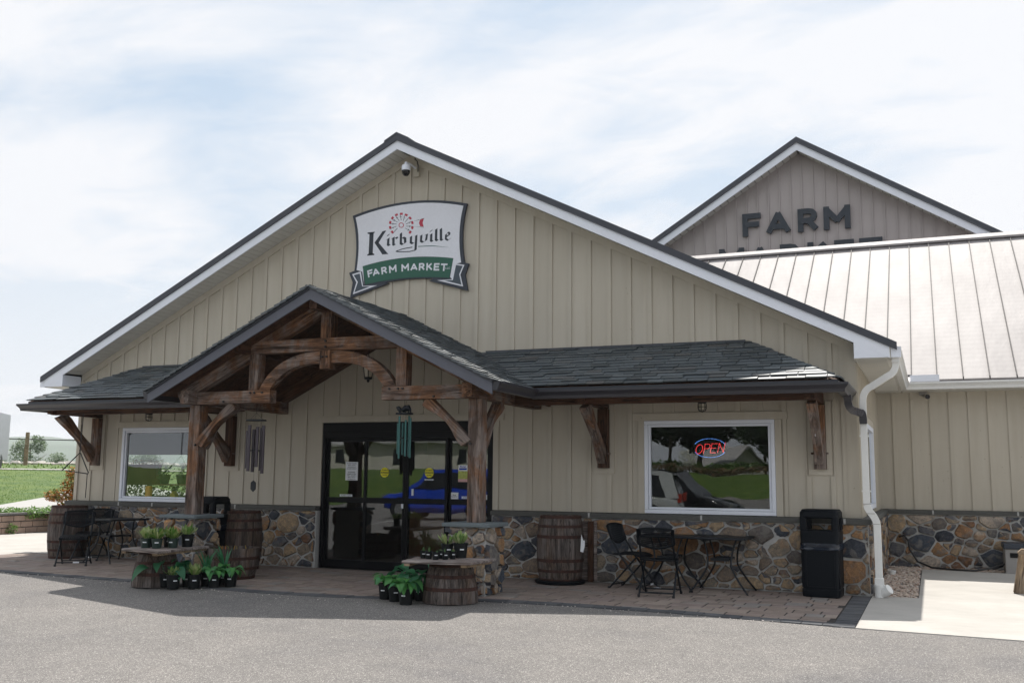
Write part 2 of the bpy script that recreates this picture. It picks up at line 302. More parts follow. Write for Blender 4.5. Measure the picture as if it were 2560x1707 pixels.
# ------------------------------------------------------------------ object helpers
ORG = {}
def tag(o, label=None, cat=None, group=None, kind=None):
    for k, v in (('label', label), ('category', cat), ('group', group), ('kind', kind)):
        if v: o[k] = v
    return o
def thing(name, loc, label, cat, group=None, rz=0.0):
    o = D.objects.new(name, None); COL.objects.link(o); o.location = loc; o.rotation_euler = (0, 0, rz)
    o.empty_display_size = .2; tag(o, label, cat, group); ORG[o.name] = Vector(loc); return o
class MB:
    def __init__(s): s.v = []; s.f = []
    def add(s, vs, fs):
        b = len(s.v); s.v += [tuple(x) for x in vs]; s.f += [tuple(b + i for i in q) for q in fs]; return s
    def box(s, x0, x1, y0, y1, z0, z1):
        return s.add([(x0, y0, z0), (x1, y0, z0), (x1, y1, z0), (x0, y1, z0), (x0, y0, z1), (x1, y0, z1), (x1, y1, z1), (x0, y1, z1)],
                     [(0, 3, 2, 1), (4, 5, 6, 7), (0, 1, 5, 4), (1, 2, 6, 5), (2, 3, 7, 6), (3, 0, 4, 7)])
    def prism(s, pts, d0, d1, ax='y', rev=False):
        n = len(pts)
        def P(a, b, d): return {'y': (a, d, b), 'x': (d, a, b), 'z': (a, b, d)}[ax]
        vs = [P(a, b, d0) for a, b in pts] + [P(a, b, d1) for a, b in pts]
        fs = [tuple(range(n))[::-1], tuple(range(n, 2 * n))] + [(i, (i + 1) % n, n + (i + 1) % n, n + i) for i in range(n)]
        return s.add(vs, fs)
    def tube(s, pts, r, n=8, closed=False, caps=True):
        pts = [Vector(p) for p in pts]; rings = []; up = None
        for i, p in enumerate(pts):
            a = pts[i - 1] if i > 0 else p; b = pts[i + 1] if i < len(pts) - 1 else p
            t = (b - a).normalized()
            if up is None or abs(up.dot(t)) > .95: up = Vector((0, 0, 1)) if abs(t.z) < .9 else Vector((1, 0, 0))
            u = t.cross(up).normalized(); w = u.cross(t).normalized(); up = w
            rr = r[i] if isinstance(r, (list, tuple)) else r
            rings.append([p + (u * math.cos(2 * math.pi * k / n) + w * math.sin(2 * math.pi * k / n)) * rr for k in range(n)])
        vs = [q for g in rings for q in g]; fs = []
        for i in range(len(rings) - 1):
            for k in range(n): fs.append((i * n + k, i * n + (k + 1) % n, (i + 1) * n + (k + 1) % n, (i + 1) * n + k))
        if caps: fs += [tuple(range(n))[::-1], tuple(range((len(rings) - 1) * n, len(rings) * n))]
        return s.add(vs, fs)
    def lathe(s, prof, n=24, c=(0, 0, 0), a0=0.0, a1=2 * math.pi, caps=True):
        full = abs(a1 - a0 - 2 * math.pi) < 1e-6; m_ = n if full else n + 1; vs = []
        for rr, z in prof:
            for k in range(m_):
                a = a0 + (a1 - a0) * k / n; vs.append((c[0] + rr * math.cos(a), c[1] + rr * math.sin(a), c[2] + z))
        fs = []
        for i in range(len(prof) - 1):
            for k in range(n): fs.append((i * m_ + k, i * m_ + (k + 1) % m_, (i + 1) * m_ + (k + 1) % m_, (i + 1) * m_ + k))
        if full and caps:
            if prof[0][0] > 1e-4: fs.append(tuple(range(m_))[::-1])
            if prof[-1][0] > 1e-4: fs.append(tuple(range((len(prof) - 1) * m_, len(prof) * m_)))
        return s.add(vs, fs)
    def bar(s, p, q, w, h, up=(0, 0, 1)):
        p = Vector(p); q = Vector(q); t = (q - p).normalized(); up = Vector(up)
        if abs(t.dot(up)) > .98: up = Vector((0, 1, 0))
        u = t.cross(up).normalized() * w / 2; v = u.cross(t).normalized() * h / 2
        vs = [a + b * u + c * v for a in (p, q) for b, c in ((-1, -1), (1, -1), (1, 1), (-1, 1))]
        return s.add(vs, [(0, 1, 2, 3)[::-1], (4, 5, 6, 7), (0, 1, 5, 4), (1, 2, 6, 5), (2, 3, 7, 6), (3, 0, 4, 7)])
    def grid(s, nx, ny, fn):
        vs = [fn(i / nx, j / ny) for j in range(ny + 1) for i in range(nx + 1)]
        fs = [(j * (nx + 1) + i, j * (nx + 1) + i + 1, (j + 1) * (nx + 1) + i + 1, (j + 1) * (nx + 1) + i) for j in range(ny) for i in range(nx)]
        return s.add(vs, fs)
    def mesh(s, name, mat, o=None, smooth=False):
        me = D.meshes.new(name); vs = s.v if o is None else [(a - o[0], b - o[1], c - o[2]) for a, b, c in s.v]
        me.from_pydata(vs, [], s.f); me.materials.append(M[mat] if isinstance(mat, str) else mat)
        if len(me.polygons) < 60000:
            bm = bmesh.new(); bm.from_mesh(me); bmesh.ops.recalc_face_normals(bm, faces=bm.faces); bm.to_mesh(me); bm.free()
        if smooth:
            for q in me.polygons: q.use_smooth = True
            try: me.set_sharp_from_angle(angle=rad(38))
            except Exception: pass
        me.update(); return me
    def build(s, name, mat, parent=None, smooth=False, bevel=0.0, **kw):
        org = ORG.get(parent.name, Vector((0, 0, 0))) if parent else Vector((0, 0, 0))
        ob = D.objects.new(name, s.mesh(name, mat, org if parent else None, smooth)); COL.objects.link(ob)
        if parent: ob.parent = parent; ORG[ob.name] = org
        if bevel:
            b = ob.modifiers.new('bevel', 'BEVEL'); b.width = bevel; b.segments = 2; b.limit_method = 'ANGLE'; b.angle_limit = rad(35)
        if kw: tag(ob, **kw)
        return ob
def inst(mesh, name, parent, loc, rot=None, scale=None):
    """object sharing mesh data, placed in the parent's frame from world coordinates"""
    ob = D.objects.new(name, mesh); COL.objects.link(ob); ob.parent = parent
    org = ORG.get(parent.name, Vector((0, 0, 0))) if parent else Vector((0, 0, 0))
    ob.location = Vector(loc) - org
    if rot is not None: ob.rotation_euler = rot
    if scale is not None: ob.scale = scale
    if parent: ORG[ob.name] = org
    return ob
def timber(p, q, w, h, name, parent, mat='timber', up=(0, 0, 1), bevel=.006, cham=None):
    """bar whose own x axis runs along it, so the grain follows"""
    p = Vector(p); q = Vector(q); t = (q - p); L = t.length; t.normalize(); upv = Vector(up)
    if abs(t.dot(upv)) > .98: upv = Vector((0, 1, 0))
    y = upv.cross(t).normalized(); z = t.cross(y).normalized()
    b = MB().box(0, L, -w / 2, w / 2, -h / 2, h / 2)
    me = b.mesh(name, mat); ob = D.objects.new(name, me); COL.objects.link(ob); ob.parent = parent
    org = ORG.get(parent.name, Vector((0, 0, 0))) if parent else Vector()
    pp = p - org
    ob.matrix_local = Matrix(((t.x, y.x, z.x, pp.x), (t.y, y.y, z.y, pp.y), (t.z, y.z, z.z, pp.z), (0, 0, 0, 1)))
    ORG[ob.name] = org
    if bevel:
        m_ = ob.modifiers.new('bevel', 'BEVEL'); m_.width = bevel; m_.segments = 2
    return ob
def copy_tree(o, parent=None):
    c = o.copy(); COL.objects.link(c)
    if parent: c.parent = parent
    ORG[c.name] = ORG.get(o.name, Vector())
    for ch in list(o.children): copy_tree(ch, c)
    return c
def sweep(path, prof, name, mat, parent, smooth=False):
    """profile (out, up) swept along a horizontal path; out is to the right of travel"""
    pts = [Vector(p) for p in path]; vs = []; n = len(prof)
    for i, p in enumerate(pts):
        ds = []
        if i > 0: ds.append((pts[i] - pts[i - 1]).normalized())
        if i < len(pts) - 1: ds.append((pts[i + 1] - pts[i]).normalized())
        ns = [Vector((d.y, -d.x, 0)) for d in ds]
        o = ns[0] if len(ns) == 1 else (ns[0] + ns[1]) / (1 + ns[0].dot(ns[1]))
        vs += [p + o * a + Vector((0, 0, b)) for a, b in prof]
    fs = [(i * n + k, i * n + (k + 1) % n, (i + 1) * n + (k + 1) % n, (i + 1) * n + k) for i in range(len(pts) - 1) for k in range(n)]
    fs += [tuple(range(n)), tuple(range((len(pts) - 1) * n, len(pts) * n))[::-1]]
    return MB().add(vs, fs).build(name, mat, parent, smooth)
GUT = [(0, -.115), (.072, -.115), (.080, -.075), (.106, -.045), (.122, -.028), (.122, 0), (.108, 0), (.108, -.02), (.07, -.1), (.008, -.1), (.008, 0), (0, 0)]

def clip(poly, a, b, c):
    """keep the side a*x+b*y<=c of a convex polygon"""
    out = []
    for i in range(len(poly)):
        p = poly[i]; q = poly[(i + 1) % len(poly)]; dp = a * p[0] + b * p[1] - c; dq = a * q[0] + b * q[1] - c
        if dp <= 0: out.append(p)
        if (dp < 0 < dq) or (dq < 0 < dp):
            t = dp / (dp - dq); out.append((p[0] + t * (q[0] - p[0]), p[1] + t * (q[1] - p[1])))
    return out
def clip_to(poly, hull):
    """clip convex poly to convex ccw hull"""
    for i in range(len(hull)):
        p = hull[i]; q = hull[(i + 1) % len(hull)]; nx, ny = q[1] - p[1], -(q[0] - p[0])
        poly = clip(poly, nx, ny, nx * p[0] + ny * p[1])
        if len(poly) < 3: return []
    return poly
def area(p): return .5 * sum(p[i][0] * p[(i + 1) % len(p)][1] - p[(i + 1) % len(p)][0] * p[i][1] for i in range(len(p)))

def slates(O, U, V, hull, parent, seed, exp=.112, wmin=.2, wmax=.36, name='slate', lim=300, joined=False):
    """courses of slates on a roof plane; hull in (u,v), v measured up the slope from the eave"""
    rr = random.Random(seed); O = Vector(O); U = Vector(U).normalized(); V = Vector(V).normalized(); N = U.cross(V).normalized()
    if N.z < 0: N = -N
    u0 = min(p[0] for p in hull); u1 = max(p[0] for p in hull); v1 = max(p[1] for p in hull)
    pieces = []; j = 0
    if area(hull) < 0: hull = hull[::-1]
    while j * exp < v1 + .02:
        va = j * exp - .03; u = u0 - rr.random() * .3
        while u < u1:
            w = rr.uniform(wmin, wmax); d = rr.uniform(-.005, .006); e1 = rr.uniform(-.006, .006)
            quad = [(u + .005, va + d), (u + w * .5, va + d + rr.uniform(-.005, .005)), (u + w - .005, va + d + e1), (u + w - .005, va + exp * 1.75), (u + .005, va + exp * 1.75)]
            q = clip_to(quad, [(a - (0.02 if 0 else 0), b) for a, b in hull] if j else [(a, b - (.035 if b < .001 else 0)) for a, b in hull])
            if len(q) >= 3 and abs(area(q)) > .002: pieces.append((q, va, rr.uniform(.010, .020), rr.uniform(-.003, .005)))
            u += w
        j += 1
    rest = MB(); objs = []
    order = list(range(len(pieces))); keep = set()
    if not joined:
        cen = lambda q: O + U * (sum(a for a, b in q) / len(q)) + V * (sum(b for a, b in q) / len(q))
        order.sort(key=lambda i: (cen(pieces[i][0]) - CAM).length); keep = set(order[:lim])
    for i, (q, va, th, dz) in enumerate(pieces):
        def P(a, b, off): 
            k = (b - va) / (exp * 1.75)
            return O + U * a + V * b + N * (.025 * (1 - k) + .004 + dz * (1 - k) + off)
        n = len(q); vs = [P(a, b, 0) for a, b in q] + [P(a, b, th) for a, b in q]
        fs = [tuple(range(n))[::-1], tuple(range(n, 2 * n))] + [(k, (k + 1) % n, n + (k + 1) % n, n + k) for k in range(n)]
        if i in keep:
            b = MB().add(vs, fs); b.build(name, 'slate', parent)
        else: rest.add(vs, fs)
    if rest.v: rest.build(name + '_courses', 'slate', parent, kind='stuff')
    return len(pieces)

def stone_cells(w, h, seed, mean=.2, gap=.016):
    rr = random.Random(seed); asp = 1.32; W_ = w / asp; pts = []
    for _ in range(6000):
        r = mean * (.28 + .58 * rr.random() ** 1.25); x = rr.uniform(-.05, W_ + .05); y = rr.uniform(-.03, h + .03)
        if all((x - a) ** 2 + (y - b) ** 2 > (.80 * (r + c)) ** 2 for a, b, c in pts): pts.append((x, y, r))
    out = []
    for i, (x, y, r) in enumerate(pts):
        poly = [(-.0, 0), (W_, 0), (W_, h), (0, h)]
        for k, (a, b, c) in enumerate(pts):
            if k == i: continue
            d2 = (a - x) ** 2 + (b - y) ** 2
            if d2 > 1.0: continue
            # power diagram bisector
            A, B = 2 * (a - x), 2 * (b - y); Cc = (a * a + b * b - c * c) - (x * x + y * y - r * r)
            poly = clip(poly, A, B, Cc)
            if len(poly) < 3: break
        if len(poly) < 3 or abs(area(poly)) < .0012: continue
        poly = [(a * asp, b) for a, b in poly]
        # inset for the joint
        cx = sum(a for a, b in poly) / len(poly); cy = sum(b for a, b in poly) / len(poly); q = list(poly)
        for k in range(len(poly)):
            p0 = poly[k]; p1 = poly[(k + 1) % len(poly)]; nx, ny = p1[1] - p0[1], -(p1[0] - p0[0]); L = math.hypot(nx, ny)
            if L < 1e-6: continue
            nx /= L; ny /= L; q = clip(q, nx, ny, nx * p0[0] + ny * p0[1] - gap * rr.uniform(.45, .9))
            if len(q) < 3: break
        if len(q) < 3 or abs(area(q)) < .0008: continue
        # round the corners
        for it in range(2):
            if it and len(q) > 11: break
            nq = []
            for k in range(len(q)):
                a, b = q[k], q[(k + 1) % len(q)]; t = rr.uniform(.10, .24) if it == 0 else .2
                nq += [(a[0] * (1 - t) + b[0] * t, a[1] * (1 - t) + b[1] * t), (a[0] * t + b[0] * (1 - t), a[1] * t + b[1] * (1 - t))]
            q = nq
            if len(q) > 22: break
        q = [(a + rr.uniform(-.008, .008), b + rr.uniform(-.008, .008)) for a, b in q]
        out.append(q)
    return out
def stone_face(O, U, N, w, h, seed, parent, mean=.2, name='stone', depth=.03):
    O = Vector(O); U = Vector(U); N = Vector(N); Z = Vector((0, 0, 1)); rr = random.Random(seed + 5); cells = stone_cells(w, h, seed, mean); k_ = 0
    for q in cells:
        cx = sum(a for a, b in q) / len(q); cy = sum(b for a, b in q) / len(q); n = len(q); d = depth * rr.uniform(.5, 1.5)
        tx, tz = rr.uniform(-.14, .14), rr.uniform(-.16, .10); vs = []
        for sc, dd in ((1.0, -.012), (.99, d * .6), (.88, d * .95)):
            for a, b in q:
                x = cx + (a - cx) * sc; y = cy + (b - cy) * sc
                vs.append(O + U * x + Z * y + N * (dd + (tx * (x - cx) + tz * (y - cy)) * (dd > 0) + (rr.uniform(-.006, .005) if dd > 0 else 0)))
        vs.append(O + U * cx + Z * cy + N * (d + .004))
        fs = []
        for L in range(2):
            for k in range(n): fs.append((L * n + k, L * n + (k + 1) % n, (L + 1) * n + (k + 1) % n, (L + 1) * n + k))
        for k in range(n): fs.append((2 * n + k, 2 * n + (k + 1) % n, 3 * n))
        MB().add(vs, fs).build(name, 'stone', parent, smooth=True); k_ += 1
    return k_
def text_mesh(s, size, name, mat, extrude=.003, bold=0.0, parent=None, M4=None, align='CENTER'):
    cu = D.curves.new(name, 'FONT'); cu.body = s; cu.size = size; cu.extrude = extrude; cu.offset = bold; cu.align_x = align; cu.align_y = 'CENTER'; cu.resolution_u = 4
    o = D.objects.new(name, cu); COL.objects.link(o)
    dg = bpy.context.evaluated_depsgraph_get(); dg.update()
    me = D.meshes.new_from_object(o.evaluated_get(dg)); D.objects.remove(o); D.curves.remove(cu)
    me.materials.clear(); me.materials.append(M[mat]); ob = D.objects.new(name, me); COL.objects.link(ob)
    if parent: ob.parent = parent; ORG[ob.name] = ORG.get(parent.name, Vector())
    if M4 is not None:
        T = M4.copy(); org = ORG.get(parent.name, Vector()) if parent else Vector()
        T.translation = T.translation - org; ob.matrix_local = T
    return ob
def wall_text_matrix(x, y, z, rot=0.0, sx=1.0, sz=1.0):
    """text standing on a wall that faces -y"""
    T = Matrix(((1, 0, 0, x), (0, 0, -1, y), (0, 1, 0, z), (0, 0, 0, 1)))
    return T @ Matrix.Rotation(rot, 4, 'Z') @ Matrix.Diagonal((sx, sz, 1, 1))
HAZE = 0.00028
# ================================================================== GROUND
CX = 6.67
def lot_z(y, x=8): return -.004 - .024 * max(0.0, -3.0 - y) * (1 if y > -9 else 1) if y > -9 else -.148
b = MB()
ys = [60, 20, 4, -2.2, -3.2, -4, -6, -9, -14, -22, -45, -120]
xs = [-60, -30, -12, -6.3, 0, 6, 12, 18, 30, 70]
vs = [(x, y, (-.02 if y > -2.5 else lot_z(y))) for y in ys for x in xs]; nx = len(xs)
b.add(vs, [(j * nx + i, j * nx + i + 1, (j + 1) * nx + i + 1, (j + 1) * nx + i) for j in range(len(ys) - 1) for i in range(nx - 1)])
b.build('parking_lot', 'asphalt', kind='structure')
# painted parking lines, only seen mirrored in the doors
b = MB()
for k in range(6):
    x = -9 + k * 2.9; b.add([(x, -14.5, lot_z(-14.5) + .006), (x + .1, -14.5, lot_z(-14.5) + .006), (x - .5, -19.5, lot_z(-19.5) + .006), (x - .6, -19.5, lot_z(-19.5) + .006)], [(0, 1, 2, 3)])
b.build('parking_lines', 'white_paint', kind='structure')

# patio outline (front edge swells in front of the porch)
FE = [(1.0, -2.80), (4.5, -3.06), (6.41, -3.30), (7.62, -3.26), (9.2, -2.80), (10.33, -2.72), (11.8, -2.82), (13.36, -3.06)]
def front(x):
    for (a, c), (d_, e) in zip(FE, FE[1:]):
        if x <= d_: return c + (e - c) * max(0, (x - a)) / (d_ - a)
    return FE[-1][1]
pat = MB().prism([(-.9, .0), (-.9, -1.2), (-1.2, -2.75)] + FE + [(13.5, -3.08), (13.5, 0.0)], -.10, -.008, 'z').build('patio', 'paver_joint', kind='structure')
ORG[pat.name] = Vector()
rp = random.Random(3); pv = []
y = -.10; row = 0
while y > -3.3:
    d = rp.choice([.2, .2, .27]); x = -1.0 + rp.uniform(-.3, 0)
    while x < 13.2:
        w = rp.choice([.2, .3, .4, .3]); segs = [(y, y - d)] if rp.random() > .22 or w > .3 else [(y, y - d / 2), (y - d / 2, y - d)]
        for ya, yb in segs:
            if x + w > 13.27: ww = 13.27 - x
            else: ww = w
            if ww < .05: continue
            fe = front(x + ww / 2) + .215
            if x < 1.0: fe = -2.62
            yb2 = max(yb, fe)
            if ya - yb2 < .03: continue
            pv.append((x, x + ww, yb2, ya))
        x += w
    y -= d; row += 1
pv.sort(key=lambda q: (Vector((q[0], q[2], 0)) - CAM).length)
rest = MB()
for i, (x0, x1, y0, y1) in enumerate(pv):
    g = .008; t = rp.uniform(-.004, .002); e = .009
    vs = [(x0 + g, y0 + g, -.03), (x1 - g, y0 + g, -.03), (x1 - g, y1 - g, -.03), (x0 + g, y1 - g, -.03), (x0 + g, y0 + g, t - .005), (x1 - g, y0 + g, t - .005), (x1 - g, y1 - g, t - .005), (x0 + g, y1 - g, t - .005), (x0 + g + e, y0 + g + e, t), (x1 - g - e, y0 + g + e, t), (x1 - g - e, y1 - g - e, t), (x0 + g + e, y1 - g - e, t)]
    fs = [(8, 9, 10, 11)] + [(a + o, (a + 1) % 4 + o, (a + 1) % 4 + o + 4, a + o + 4) for o in (0, 4) for a in range(4)]
    if i < 300: MB().add(vs, fs).build('paver', 'paver', pat)
    else: rest.add(vs, fs)
rest.build('paver_courses', 'paver', pat, kind='stuff')
# dark border pavers
x = 1.0
while x < 13.3:
    w = .21; a, c = x, min(x + w, 13.35); xa, xb = a + .004, c - .004
    p = [(xa, front(a) - .005), (xb, front(c) - .005), (xb, front(c) + .205), (xa, front(a) + .205)]
    MB().prism(p, -.03, rp.uniform(-.003, .002), 'z').build('border_paver', 'paver_dark', pat); x += w
for k in range(24):
    y0 = -.16 - k * .122
    MB().box(13.285, 13.495, y0 - .114, y0, -.03, rp.uniform(-.003, .003)).build('border_paver', 'paver_dark', pat)

# concrete: walk on the right, apron on the left
MB().prism([(13.505, -3.10), (22, -3.9), (22, 4.2), (15.3, 4.35), (14.05, 4.45), (14.05, -.05), (13.505, -.05)], -.08, .0, 'z').build('concrete_walk', 'concrete', kind='structure')
MB().prism([(-6.15, 1.0), (-9, -6), (1.6, -2.9), (-1.25, -2.8), (-.95, -1.2), (-.95, 0.0), (-.2, .1), (-.2, 9), (-6.7, 9)], -.08, -.004, 'z').build('concrete_apron', 'concrete', kind='structure')
# gravel bed
MB().box(13.5, 14.04, -.04, 5.05, -.07, -.035).build('gravel_bed', 'pebble_bed', kind='structure')
MB().prism([(14.04, 4.46), (15.3, 4.36), (22, 4.21), (22, 5.05), (14.04, 5.05)], -.07, -.035, 'z').build('gravel_bed', 'pebble_bed', kind='structure')
rg = random.Random(11); b = MB()
def pebble(b, x, y, z, r, rg):
    a = rg.random() * 6.28; sx, sy, sz = r * rg.uniform(.9, 1.5), r * rg.uniform(.7, 1.1), r * rg.uniform(.5, .8)
    vs = []
    for (ra, zz) in ((.75, -.5), (1, .15), (.6, .8)):
        for k in range(6):
            t = k * math.pi / 3; u, v = math.cos(t) * ra * sx, math.sin(t) * ra * sy
            vs.append((x + u * math.cos(a) - v * math.sin(a), y + u * math.sin(a) + v * math.cos(a), z + zz * sz))
    fs = [(o + k, o + (k + 1) % 6, o + 6 + (k + 1) % 6, o + 6 + k) for o in (0, 6) for k in range(6)] + [tuple(range(12, 18))]
    b.add(vs, fs)
for _ in range(2600):
    pebble(b, rg.uniform(13.52, 14.02), rg.uniform(-.02, 5.0), -.025 + rg.uniform(-.012, .02), rg.uniform(.014, .03), rg)
for _ in range(1500):
    x = rg.uniform(14.0, 17.5); pebble(b, x, rg.uniform(4.5, 5.0), -.025 + rg.uniform(-.012, .02), rg.uniform(.014, .028), rg)
b.build('gravel', 'pebble', smooth=True, label='tan river pebbles filling the bed between the wall and the walk', cat='gravel', kind='stuff')

# ================================================================== MARKET BUILDING
DX = .3048
WL, WR = -.07, 13.40
BLD = thing('market_building', (CX, 0, 0), 'tan board-and-batten market building with a wide gable and fieldstone base', 'building')
def gz(x, k=0.0): return 6.60 - .5015 * abs(x - CX) - k          # where wall meets soffit
OPEN = [(5.19, 8.21, -1, 2.29), (10.54, 12.34, .9, 2.25), (1.0, 2.80, .9, 2.25)]
def columns(x0, x1, openings, zb, ztop):
    """vertical strips minus openings -> list of (xa, xb, z0, z1 or None for the gable)"""
    cuts = sorted({x0, x1} | {c for o in openings for c in o[:2] if x0 < c < x1} | ({CX} if x0 < CX < x1 else set()))
    for a, c in zip(cuts, cuts[1:]):
        m_ = (a + c) / 2; zz = [(zb, None)]
        for o in openings:
            if o[0] < m_ < o[1]:
                n_ = []
                for p, q in zz:
                    if o[2] > p: n_.append((p, o[2]))
                    n_.append((max(p, o[3]), q))
                zz = n_
        for p, q in zz: yield a, c, p, q
def strip(bm_, a, c, p, q, y0, y1, kk):
    za = gz(a, kk) if q is None else q; zc_ = gz(c, kk) if q is None else q
    if min(za, zc_) <= p: return
    bm_.prism([(a, p), (c, p), (c, zc_), (a, za)], y0, y1, 'y')
wallm = MB()
for a, c, p, q in columns(WL, WR, OPEN, .05, None): strip(wallm, a, c, p, q, .03, .16, .005)
wallm.box(WR - .15, WR - .03, .16, 11, .05, 3.15); wallm.box(WL, WL + .12, .16, .75, .05, 3.2)
wallm.box(WL, WL + .12, 3.6, 11, .05, 3.2); wallm.box(WL, WL + .12, .75, 3.6, .05, .95); wallm.box(WL, WL + .12, .75, 3.6, 2.15, 3.2)
wallm.box(WL, WR, 11, 11.12, .05, 3.2); wallm.prism([(WL, 3.2), (WR, 3.2), (CX, 6.58)], 11, 11.12, 'y')
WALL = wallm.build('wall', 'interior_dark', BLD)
SID = MB().box(WL, WL + .01, .001, .03, .96, 3.2).build('siding', 'siding', BLD)
n = 0
for i in range(0, 44):
    x0 = max(WL, i * DX - (.0 if i else .3)); x1 = min((i + 1) * DX, WR)
    for a, c, p, q in columns(x0 + .0006, x1 - .0006, OPEN, .962, None):
        bb = MB(); strip(bb, a, c, p, q, R.uniform(-.001, .001), .028, .004)
        if bb.v: bb.build('siding_board', 'siding', SID)
for i in range(0, 45):
    x1 = i * DX if i < 44 else 13.26; x0 = x1 - .062
    if i == 0: continue
    for a, c, p, q in columns(x0, x1, [(o[0] - .11, o[1] + .11, o[2] - .1, o[3] + .115) for o in OPEN] + [(bx - .17, bx + .17, 1.49, 2.5) for bx in (.43, 3.40, 9.95, 12.92)], .962, None):
        bb = MB(); strip(bb, a, c, p, q, -.021, .0, .115)
        if bb.v: bb.build('batten', 'siding', SID)
# corner boards, frieze under the soffit, casing round the openings, frames round the brackets
def casing(pts, d0=-.026, name='trim_board'): MB().prism(pts, d0, .001, 'y').build(name, 'siding', SID)
casing([(WL, .962), (.0, .962), (.0, gz(0, .12)), (WL, gz(WL, .12))]); casing([(13.26, .962), (WR, .962), (WR, gz(WR, .12)), (13.26, gz(13.26, .12))])
for s in (-1, 1):
    q = [(CX, gz(CX)), (CX + s * 6.73, gz(CX + s * 6.73)), (CX + s * 6.73, gz(CX + s * 6.73, .118)), (CX, gz(CX, .118))]
    casing([(a, c - .004) for a, c in q], -.024)
for (a, c, z0, z1) in OPEN:
    casing([(a - .17, z1 + .003), (c + .17, z1 + .003), (c + .17, z1 + .105), (a - .17, z1 + .105)], -.030)
    casing([(a - .09, .962), (a - .002, .962), (a - .002, z1), (a - .09, z1)]); casing([(c + .002, .962), (c + .09, .962), (c + .09, z1), (c + .002, z1)])
for bx in (.43, 3.40, 9.95, 12.92):
    casing([(bx - .15, 1.51), (bx + .15, 1.51), (bx + .15, 1.585), (bx - .15, 1.585)], -.024)
    for s in (-1, 1): casing([(bx + s * .15, 1.588), (bx + s * .082, 1.588), (bx + s * .082, 2.48), (bx + s * .15, 2.48)][::s], -.024)
# side wall (faces +x) and its battens
def side_board(y0, y1, z0, z1, d0, d1, nm='siding_board'): MB().box(WR + d0, WR + d1, y0, y1, z0, z1).build(nm, 'siding', SID)
SW = (1.15, 3.25, 1.03, 2.27)
for k in range(0, 17):
    y0 = .0 + k * DX; y1 = min(y0 + DX, 5.05)
    if y1 <= SW[0] or y0 >= SW[1]: side_board(y0 + .001, y1 - .001, .962, 2.985, -.03, 0)
    else:
        side_board(y0 + .001, y1 - .001, SW[3], 2.985, -.03, 0)
        if y0 < SW[0]: side_board(y0 + .001, SW[0], .962, SW[3], -.03, 0)
        if y1 > SW[1]: side_board(SW[1], y1 - .001, .962, SW[3], -.03, 0)
    if y0 > SW[0] - .1 and y0 < SW[1] + .1: side_board(y0 - .03, y0 + .03, SW[3] + .1, 2.98, 0, .021, 'batten')
    else: side_board(y0 - (.03 if k else -.001), y0 + (.03 if k else .085), .962, 2.98, 0, .021, 'batten')
# sill ledge: lengths of grey stone with pale joints
SILL = MB().box(WL - .05, WL - .04, -.13, -.02, .885, .95).build('sill_ledge', 'sill_stone', BLD)
def ledge(x0, x1, y0=-.135, y1=.0, nm='sill_stone_length'):
    bb = MB().prism([(y0, .888), (y1, .888), (y1, .961), (y0, .950)], x0, x1, 'x'); return bb.build('sill_piece', 'sill_stone', SILL, bevel=.004)
for a, c in ((-.16, 1.1), (1.107, 1.85), (1.857, 3.6), (3.607, 5.175), (8.225, 9.75), (9.757, 11.35), (11.357, 13.2), (13.207, 13.535)): ledge(a, c)
for x in (1.1035, 1.8535, 3.6035, 9.7535, 11.3535, 13.2035): MB().box(x - .012, x + .014, -.138, -.05, .889, .955).build('sill_joint', 'mortar', SILL)
for a, c in ((.0, 1.9), (1.907, 3.7), (3.707, 5.05)): MB().prism([(WR, .888), (WR + .135, .888), (WR + .135, .950), (WR, .961)], a, c, 'y').build('sill_piece', 'sill_stone', SILL, bevel=.004)
# field stone base
BASE = MB().box(-.16, 5.17, -.085, .03, -.05, .888).build('stone_base', 'mortar', BLD)
BASE2 = MB().box(8.23, 13.49, -.085, .03, -.05, .888).build('stone_base', 'mortar', BLD)
BASE3 = MB().box(13.37, 13.49, .032, 5.05, -.05, .887).build('stone_base', 'mortar', BLD)
ns = stone_face((-.16, -.085, .0), (1, 0, 0), (0, -1, 0), 5.32, .885, 21, BASE, .205)
ns += stone_face((8.24, -.085, .0), (1, 0, 0), (0, -1, 0), 5.25, .885, 5, BASE2, .205)
n2_ = stone_face((13.49, -.085, .0), (0, 1, 0), (1, 0, 0), 5.1, .885, 33, BASE3, .22)
print('stones', ns, n2_)

